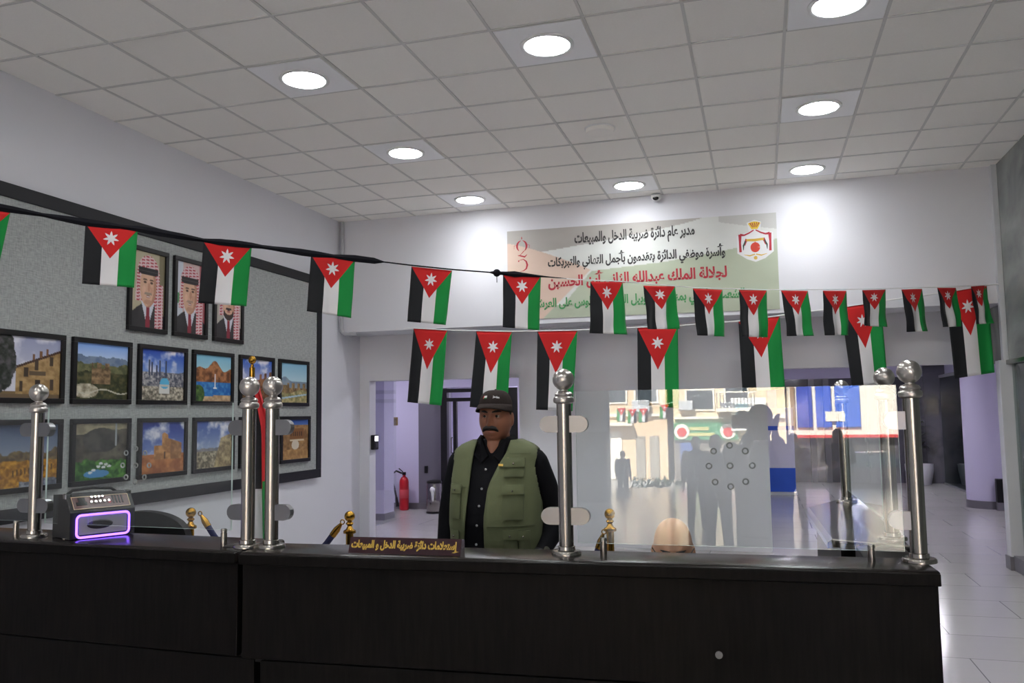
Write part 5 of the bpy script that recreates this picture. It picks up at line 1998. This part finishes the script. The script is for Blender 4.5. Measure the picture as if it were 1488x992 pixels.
T0 = math.radians(242)
T1_ = math.radians(258)
pb = cap_patch(T0, T1_, .030, .0435, mat('patch_white', rgb(214, 214, 214), 0.7), crown, 'cap_flag_patch')
M_pg, M_pr = mat('patch_green', rgb(30, 120, 60), 0.7), mat('patch_red', rgb(190, 50, 40), 0.7)


def cap_patch2(t0, t1, z0, z1, m, name):
    mb = MB()
    mb.poly([cap_pt(t0, z0, .0036), cap_pt(t1, z0, .0036), cap_pt(t1, z1, .0036), cap_pt(t0, z1, .0036)])
    return mb.build(name, m, pb)


cap_patch2(T0 + .06, T1_, .030, .0345, M_pg, 'green_band')
cap_patch2(T0, T0 + .07, .030, .0435, M_pr, 'red_band')
me = text_mesh('Jordan', 0.02, 0.02, False)
n = len(me.vertices)
co = np.empty(n * 3)
me.vertices.foreach_get('co', co)
co = co.reshape(-1, 3)
lo, hi = co.min(0), co.max(0)
pts = []
for x, y, z in co:
    u, v = (x - lo[0]) / (hi[0] - lo[0]), (y - lo[1]) / (hi[1] - lo[1])
    pts.append(cap_pt(math.radians(281) + u * math.radians(23), .031 + v * .013 - 0.004 * u, .0035 + 0.0006 * (z > 0)))
me.vertices.foreach_set('co', np.array([tuple(p) for p in pts]).ravel())
me.materials.clear()
link('cap_lettering', me, mat('patch_white', (1, 1, 1)), crown)
# watch on the left wrist
wp, wd = Vector(ARM_L[-1]), (Vector(ARM_L[-1]) - Vector(ARM_L[-2])).normalized()
wt = MB().tube([wp - wd * .012, wp + wd * .012], .0425, 20).build('watch', M_black, G, True)
MB().tube([wp + Vector((.03, -.02, .022)), wp + Vector((.042, -.03, .032))], .017, 18).build('watch_face', M_steel, wt, True)

# ---- the seated bald man behind the counter, only the top of his head above it
B = thing('person', 'bald man seated low behind the counter, only his shaved head top showing', 'person', (-0.355, 3.44, 0.018), math.radians(6))
HB = Matrix.Translation((0.0, -0.05, 1.012)) @ Matrix.Rotation(math.radians(10), 4, 'X') @ Matrix.Diagonal((0.95, 1.02, 1.06, 1))
mb = MB()
add_head(mb, HB, 72, 60)
mb.tube([(0, .03, .72), (0, .02, .82), (0, -.02, .95)], [.08, .066, .064], 18)
mb.rings([ell_ring(z, a, b, y, 0, 28) for z, a, b, y in ((.36, .15, .1, .06), (.5, .17, .11, .05), (.66, .18, .11, .04), (.74, .15, .09, .03))])
BA = [[(s * .19, .03, .70), (s * .25, .05, .56), (s * .25, -.04, .50), (s * .17, -.18, .50)] for s in (-1, 1)]
for arm in BA:
    mb.tube(arm, [.045, .042, .038, .03], 14, True)
for s in (-1, 1):
    mb.tube([(s * .09, .04, .48), (s * .11, -.36, .46), (s * .11, -.36, .10)], [.06, .05, .04], 14, True)
    add_hand(mb, align((s * .17, -.18, .50), (-s * .03, -.12, -.01), 0 if s < 0 else PI), 0.35)
remesh(mb, 0.006, 'body', M_skin2, B, 2)
mb = MB()
mb.rings([ell_ring(z, a, b, y) for z, a, b, y in ((.42, .18, .13, .05), (.52, .19, .13, .045), (.64, .205, .125, .04), (.72, .20, .105, .035), (.76, .16, .09, .03), (.785, .10, .075, .03))])
for arm in BA:
    mb.tube(arm[:3] + [tuple(Vector(arm[2]).lerp(Vector(arm[3]), .8))], [.062, .058, .052, .044], 16, True)
remesh(mb, 0.01, 'shirt', mat('charcoal_shirt', rgb(34, 33, 38), 0.8), B, 2)
mb = MB()
for s in (-1, 1):
    mb.tube([(s * .09, .06, .50), (s * .11, -.36, .49), (s * .11, -.36, .08)], [.088, .07, .055], 18, True)
    mb.ball((s * .11, -.40, .05), (.045, .11, .05), 16, 10)
remesh(mb, 0.012, 'trousers', mat('dark_trousers', (0, 0, 0)), B, 2)
for s in (-1, 1):
    mb = MB()
    mb.tube([HB @ Vector((s * (.014 + .012 * k), -.095 + .0045 * k * k * .6, .019)) for k in range(4)], [.003, .0042, .004, .002], 8, True)
    mb.build('eyebrow', M_hair, B, True)
    e = MB().ball((0, 0, 0), 0.0118, 16, 10, M=HB @ Matrix.Translation((s * .031, -.076, .0))).build('eye', M_eye, B, True)
    MB().ball((0, 0, 0), (0.0062, 0.0035, 0.0062), 12, 8, M=HB @ Matrix.Translation((s * .031, -.0862, -.002))).build('iris', M_iris, e, True)
mb = MB()
for s in (-1, 1):
    mb.torus(HB @ Vector((s * .034, -.104, -.002)), .025, .0022, HB.to_3x3().to_4x4() @ Matrix.Rotation(PI / 2, 4, 'X'))
    mb.tube([HB @ Vector((s * .06, -.102, .004)), HB @ Vector((s * .085, .0, .004))], .0022, 8)
mb.build('glasses', M_black, B, True)
office_chair((-0.325, 3.46, -0.04), math.radians(6), 'low office chair of the bald man, hidden behind the counter', 0.80)

# ---- people in the hall behind the view (mirrored in the big pane)


def figure(name, lb, loc, rz, Ht, shirt, trouser, hair, pose='stand', cap=None, lean=0.0, hold=None):
    """a standing person, facing -y in the local frame; Ht is the body height"""
    k = Ht / 1.72
    t = thing(name, lb, 'person', loc, rz)
    V = lambda x, y, z: (x * k, (y - lean * max(0, z - .9)) * k, z * k)
    HMx = Matrix.Translation(V(0, -.02, 1.60)) @ Matrix.Scale(k, 4)
    arms = {'stand': [[(-.2, 0, 1.40), (-.24, .02, 1.14), (-.25, -.04, .88)], [(.2, 0, 1.40), (.24, .02, 1.14), (.25, -.04, .88)]],
            'cross': [[(-.2, 0, 1.40), (-.26, -.02, 1.16), (-.05, -.2, 1.10)], [(.2, 0, 1.40), (.26, -.02, 1.16), (.05, -.2, 1.14)]],
            'shoot': [[(-.2, .0, 1.40), (-.20, -.14, 1.19), (-.08, -.22, 1.50)], [(.2, .0, 1.40), (.20, -.12, 1.19), (.08, -.21, 1.52)]]}[pose]
    mb = MB()
    add_head(mb, HMx, 40, 34)
    mb.tube([V(0, .02, 1.36), V(0, .012, 1.45), V(0, .0, 1.55)], [.08 * k, .062 * k, .058 * k], 16)
    mb.rings([[Vector(V(p.x, p.y, p.z)) for p in ell_ring(z, a, b, 0, 0, 24)] for z, a, b in ((.86, .14, .1), (1.1, .14, .1), (1.3, .16, .1), (1.4, .12, .08))])
    for arm in arms:
        A = [V(*p) for p in arm]
        mb.tube(A, [.04 * k, .036 * k, .028 * k], 12, True)
        d = Vector(A[-1]) - Vector(A[-2])
        if pose == 'shoot':
            d = Vector((0, -.03, .08))
        add_hand(mb, align(A[-1], d, 0 if arm[0][0] < 0 else PI), 0.5)
    for s in (-1, 1):
        mb.tube([V(s * .09, 0, .88), V(s * .11, -.01, .48), V(s * .13, .01, .08)], [.07 * k, .05 * k, .036 * k], 12, True)
    remesh(mb, 0.011, 'body', M_skin, t, 1)
    mb = MB()
    mb.rings([[Vector(V(p.x, p.y, p.z)) for p in ell_ring(z, a, b, 0, 0, 28)] for z, a, b in ((.82, .19, .13), (.95, .185, .125), (1.12, .19, .13), (1.28, .205, .125), (1.38, .19, .10), (1.44, .12, .085), (1.47, .08, .07))])
    for arm in arms:
        A = [Vector(V(*p)) for p in arm]
        mb.tube([A[0], A[1], A[1].lerp(A[2], .88)], [.064 * k, .055 * k, .045 * k], 14, True)
    remesh(mb, 0.016, 'jacket', shirt, t, 2)
    mb = MB()
    for s in (-1, 1):
        mb.tube([V(s * .09, 0, .92), V(s * .11, -.01, .48), V(s * .13, .01, .05)], [.098 * k, .078 * k, .062 * k], 16, True)
    mb.rings([[Vector(V(p.x, p.y, p.z)) for p in ell_ring(z, .17, .12, 0, 0, 24)] for z in (.84, .93)])
    remesh(mb, 0.016, 'trousers', trouser, t, 2)
    for s in (-1, 1):
        MB().ball(V(s * .135, -.06, .04), (.045 * k, .13 * k, .045 * k), 14, 10).build('shoe', M_black, t, True)
    MB().ball((0, 0, 0), (.083, .102, .085), 24, 14, M=HMx @ Matrix.Translation((0, .016, .035))).build('hair', hair, t, True)
    if cap:
        c = MB().ball((0, 0, 0), (.088, .106, .08), 24, 14, M=HMx @ Matrix.Translation((0, .008, .055))).build('cap', cap, t, True)
        MB().ball((0, 0, 0), (.08, .09, .008), 20, 8, M=HMx @ Matrix.Translation((0, -.08, .05))).build('brim', cap, c, True)
    return t


M_navy = mat('navy_jacket', rgb(34, 36, 46), 0.8)
M_char = mat('charcoal_jacket', rgb(40, 39, 42), 0.8)
M_brown = mat('brown_jacket', rgb(52, 46, 42), 0.8)
M_trs = mat('dark_trousers', (0, 0, 0))
figure('person', 'photographer in dark clothes holding a camera to his face, mirrored in the big pane', (0.12, -0.28, 0.0), PI, 1.68, M_char, M_trs, M_hair, 'shoot')
t = thing('photo_camera', 'black photo camera held up to the photographer face', 'camera', (0.0, 0.0, 1.565))

MB().box((-0.07, -0.10, -0.05), (0.07, -0.035, 0.04), 0.012, 3).box((-0.03, -0.09, 0.035), (0.03, -0.03, 0.065), 0.01, 2).build('body', M_black, t)
MB().lathe([(0.034, -0.04), (0.034, 0.0), (0.031, 0.012), (0.03, 0.014), (0.027, 0.004), (0.027, -0.012)], n=28, M=Matrix.Rotation(-PI / 2, 4, 'X')).build('lens_barrel', M_black, t, True)
for lb, x, y, rz, h, a, b, ps, ln in (('man in a dark jacket standing with crossed arms in the hall behind the photographer', -0.22, -4.7, 0.1, 1.46, M_navy, M_trs, 'cross', 0.15),
                                  ('man in a brown jacket in the hall, half hidden by the man with crossed arms', -0.56, -7.7, -0.2, 1.42, M_brown, M_trs, 'stand', 0.0),
                                  ('man in a charcoal jacket in the hall, mirrored at the corridor side of the pane', 0.90, -8.1, PI, 1.46, M_char, M_trs, 'stand', 0.0),
                                  ('man in a navy jacket in the hall, mirrored beside the side counter post', 1.56, -8.2, 0.4, 1.52, M_navy, M_trs, 'cross', 0.0)):
    figure('person', lb, (x, y, 0), rz + PI, h, a, b, M_hair, ps, None, ln)
figure('person', 'person in dark clothes standing outside the street entrance, far left in the mirrored street', (-3.02, -18.9, -0.55), 0.3, 1.5, M_char, M_trs, M_hair, 'stand')

# kiosk beside the entrance
t = thing('ticket_kiosk', 'tall dark queue ticket kiosk with a pale diamond sign near the entrance', 'kiosk', (-2.92, -12.6, 0), PI)
MB().box((-0.34, -0.2, 0.05), (0.34, 0.2, 1.5), 0.02).build('cabinet', mat('dark_green_grey', rgb(70, 78, 78), 0.5), t)
MB().box((-0.3, -0.18, 0), (0.3, 0.18, 0.05)).build('plinth', M_black, t)
Mx = Matrix(((1, 0, 0, 0), (0, 0, -1, -0.201), (0, 1, 0, 1.02), (0, 0, 0, 1)))
MB().prism([(0, -.2), (.2, 0), (0, .2), (-.2, 0)], 0, 0.004, Mx).build('diamond_sign', mat('pale_grey', rgb(150, 156, 156), 0.5), t)
MB().box((-0.2, -0.206, 0.52), (0.2, -0.2, 0.58)).build('ticket_slot', M_skirt, t)

# ------------------------------------------------------------------ the street outside the entrance
GZ = -0.6
struct('ground_street', MB().box((-30, -60, GZ - 0.3), (30, EY - 0.25, GZ)), mat('pale_asphalt', rgb(150, 146, 140), 0.9, noise=0.1, nscale=3))
struct('ground_step', MB().box((-4.5, EY - 1.2, GZ), (5.4, EY - 0.25, -0.2)), mat('pale_stone', rgb(190, 182, 168), 0.8))
M_cream = mat('cream_stone', rgb(226, 208, 178), 0.9, noise=0.06, nscale=2)
M_beige = mat('beige_plaster', rgb(216, 190, 158), 0.9, noise=0.06, nscale=2)
M_pale = mat('pale_plaster', rgb(238, 230, 216), 0.9, noise=0.04, nscale=2)
M_win = mat('dark_window', rgb(70, 78, 84), 0.2)


def facade(name, lb, x0, x1, y, h, m, wins, depth=5.0):
    t = thing(name, lb, 'building', ((x0 + x1) / 2, y, GZ))
    hw = (x1 - x0) / 2
    MB().box((-hw, -depth, 0), (hw, 0, h)).build('wall', m, t)
    MB().box((-hw - 0.05, -0.1, h), (hw + 0.05, 0.25, h + 0.25)).build('cornice', M_pale, t)
    for (wx, wz, ww, wh, bal) in wins:
        f = MB().box((wx - ww / 2 - .08, 0, wz - .08), (wx + ww / 2 + .08, 0.06, wz + wh + .08)).build('window', M_pale, t)
        MB().box((wx - ww / 2, 0.05, wz), (wx + ww / 2, 0.075, wz + wh)).build('pane', M_win, f)
        if bal:
            b = MB().box((wx - ww / 2 - .4, 0, wz - .3), (wx + ww / 2 + .4, 0.8, wz - .15)).box((wx - ww / 2 - .4, 0.75, wz + .5), (wx + ww / 2 + .4, 0.8, wz + .56))
            b.build('balcony', M_pale, t)
            mb = MB()
            q = wx - ww / 2 - .38
            while q < wx + ww / 2 + .4:
                mb.box((q, 0.76, wz - .15), (q + .03, 0.79, wz + .5))
                q += .14
            mb.build('railing', M_skirt, t)
    return t


b1 = facade('corner_building', 'cream stone building at the left of the mirrored street', -9.5, -2.55, -31.5, 9, M_beige, ((-1.6, 3.4, 1.0, 1.3, True), (1.2, 3.4, 1.0, 1.3, False), (2.6, 3.4, .9, 1.3, False), (0.5, 6.0, 1.0, 1.3, False)))
MB().box((0.2, 0.0, 0.05), (1.5, 0.06, 2.1)).build('shop_door', M_pale, b1)
MB().box((-0.8, 0.0, 0.05), (-0.1, 0.06, 2.0)).build('side_door', mat('brown_door', rgb(120, 92, 70), 0.6), b1)
MB().box((-1.5, 0.0, 2.35), (2.0, 0.5, 2.5)).build('awning', mat('pale_awning', rgb(226, 220, 205), 0.8), b1)
for z in (2.75, 5.3):
    MB().box((-3.4, 0.0, z), (3.45, 0.12, z + 0.12)).build('ledge', M_pale, b1)
for x, z in ((-0.1, 4.3), (2.0, 2.95)):
    MB().box((x, 0.0, z), (x + 0.75, 0.35, z + 0.5), 0.02).build('air_conditioner', M_alu, b1)
for x in (2.1, 2.7):
    MB().box((x, 0.0, 0.1), (x + 0.4, 0.06, 1.9)).build('shutter', mat('grey_shutter', rgb(150, 142, 130), 0.6), b1)
b2 = facade('shop_building', 'pale stone building with a green shop sign and balcony across the street', -2.3, 2.4, -32.0, 9.5, M_cream, ((-1.2, 3.05, 1.1, .8, False), (0.35, 3.2, .9, 1.0, True), (1.6, 4.9, .9, 1.1, False), (-1.2, 5.6, 1.0, 1.3, False), (0.8, 5.6, 1.0, 1.3, False)))
MB().box((-2.34, 0.0, 1.72), (0.35, 0.18, 2.46)).build('shop_sign', mat('green_sign', rgb(70, 140, 96), 0.6), b2)
for x in (-2.0, -0.05):
    MB().lathe([(0.0, 0.0), (0.33, 0.0), (0.33, 0.02), (0.0, 0.02)], at=(x, 0.21, 2.08), n=28, M=Matrix.Rotation(PI / 2, 4, 'X')).build('round_emblem', M_pale, b2)
    MB().lathe([(0.0, 0.0), (0.2, 0.0), (0.2, 0.02), (0.0, 0.02)], at=(x, 0.235, 2.05), n=24, M=Matrix.Rotation(PI / 2, 4, 'X')).build('emblem_disc', mat('shop_red', rgb(206, 60, 60), 0.6), b2)
for z, w in ((2.2, .8), (1.95, 1.3)):
    MB().box((-1.25 - w / 2, 0.18, z - 0.07), (-1.25 + w / 2, 0.2, z + 0.07)).build('sign_band', mat('shop_yellow', rgb(190, 186, 120), 0.6), b2)
for z in (2.62, 4.7):
    MB().box((-2.3, 0.0, z), (2.3, 0.14, z + 0.1)).build('ledge', M_pale, b2)
for x, z in ((-0.35, 2.9), (-2.1, 3.0)):
    MB().box((x, 0.0, z), (x + 0.6, 0.35, z + 0.42), 0.02).build('air_conditioner', M_alu, b2)
MB().box((-2.34, 0.0, 0.0), (-0.2, 0.05, 1.7)).build('shop_front', mat('shop_front', rgb(120, 112, 104), 0.5), b2)
MB().box((-2.1, 0.05, 0.1), (-1.5, 0.09, 1.6)).build('blue_door', mat('blue_door', rgb(70, 92, 150), 0.6), b2)
MB().box((0.1, 0.2, 2.1), (1.55, 0.3, 3.5)).build('white_billboard', mat('billboard', rgb(240, 240, 236), 0.7), b2)
MB().box((0.3, 0.3, 2.7), (0.8, 0.305, 3.25)).build('billboard_print', mat('pale_blue_print', rgb(170, 214, 226), 0.7), b2)
b3 = facade('street_building', 'building with dark and blue shop fronts at the right of the mirrored street', 2.5, 11, -31.2, 9, M_pale, ((-1.2, 5.4, 1.1, 1.3, True), (1.4, 5.4, 1.0, 1.3, False)))
for k, (x0, x1, c) in enumerate(((-4.2, -4.02, (150, 120, 92)), (-3.95, -3.35, (40, 66, 170)), (-3.2, -2.6, (60, 94, 200)), (-2.45, -1.5, (70, 110, 210)))):
    MB().box((x0, 0, 2.2), (x1, 0.1, 3.9), 0.02).build('shop_panel', mat('panel_%d' % k, rgb(*c), 0.6), b3)
MB().box((-4.1, 0, 1.78), (2.4, 0.3, 1.9)).build('red_fascia', mat('shop_red', (0, 0, 0)), b3)
MB().box((-4.1, 0, 0.0), (2.4, 0.05, 1.78)).build('shop_front', mat('dark_shop_front', rgb(66, 62, 60), 0.5), b3)
MB().box((-2.85, 0.1, 2.45), (-2.1, 0.12, 2.85)).build('white_notice', M_pale, b3)
for k, (x, z) in enumerate(((-3.75, 2.35), (-3.35, 2.3), (-2.95, 2.32), (-2.2, 2.45))):
    c = [(x - .16, -25.0, z), (x + .16, -25.0, z), (x + .18, -25.0, z - .5), (x - .14, -25.0, z - .5)]
    flag([(-p[0] + 2 * x, p[1], p[2]) for p in c], MF1, 'small flag strung outside across the mirrored street', 'small flags in the street', 0.01, 80 + k, 8, 10)
tag(MB().tube([(-6.0, -25, 2.5), (-3.75, -25, 2.355), (-2.95, -25, 2.325), (-2.2, -25, 2.455), (-0.5, -25, 2.9)], 0.006, 6).build('bunting_string', M_cord, None, True), 'string of small flags outside across the street', 'string')


def car(lb, loc, rz, m):
    t = thing('parked_car', lb, 'car', loc, rz)
    side = [(-2.1, .28), (-2.12, .62), (-1.9, .82), (-1.2, .9), (-.7, 1.38), (.6, 1.42), (1.25, .98), (2.0, .85), (2.12, .6), (2.1, .28)]
    Mx = Matrix(((1, 0, 0, 0), (0, 0, 1, 0), (0, 1, 0, 0), (0, 0, 0, 1)))
    MB().prism(side, -.82, .82, Mx).build('body', m, t)
    for s in (-1, 1):
        MB().prism([(-1.05, .92), (-.62, 1.32), (.55, 1.36), (1.05, .98)], s * .822 - .004, s * .822 + .004, Mx).build('side_window', M_win, t)
        for x in (-1.3, 1.3):
            MB().lathe([(0.0, -.1), (.32, -.1), (.34, 0), (.32, .1), (0.0, .1)], at=(x, s * .78, .34), n=24, M=Matrix.Rotation(PI / 2, 4, 'X')).build('wheel', M_black, t, True)
    return t


t = thing('planter', 'low stone trough of green plants outside the mirrored entrance', 'planter', (-2.1, -19.6, GZ))
MB().box((-0.75, -0.25, 0), (0.75, 0.25, 0.42), 0.03).build('trough', mat('pale_stone', (0, 0, 0)), t)
rs = random.Random(9)
mb = MB()
for k in range(160):
    p = Vector((rs.uniform(-.72, .72), rs.uniform(-.22, .22), rs.uniform(.4, .66)))
    d = Vector((rs.uniform(-1, 1), rs.uniform(-1, 1), rs.uniform(0.2, 1))).normalized()
    sd = d.cross(Vector((0, 0, 1))).normalized() * .05
    mb.poly([p, p + d * .09 + sd, p + d * .18, p + d * .09 - sd])
mb.build('foliage', mat('light_leaf', rgb(96, 140, 80), 0.6), t, fix=False)
car('dark grey car parked at the right of the mirrored street', (4.2, -23.0, GZ), 0.0, mat('car_grey', rgb(72, 70, 74), 0.3))
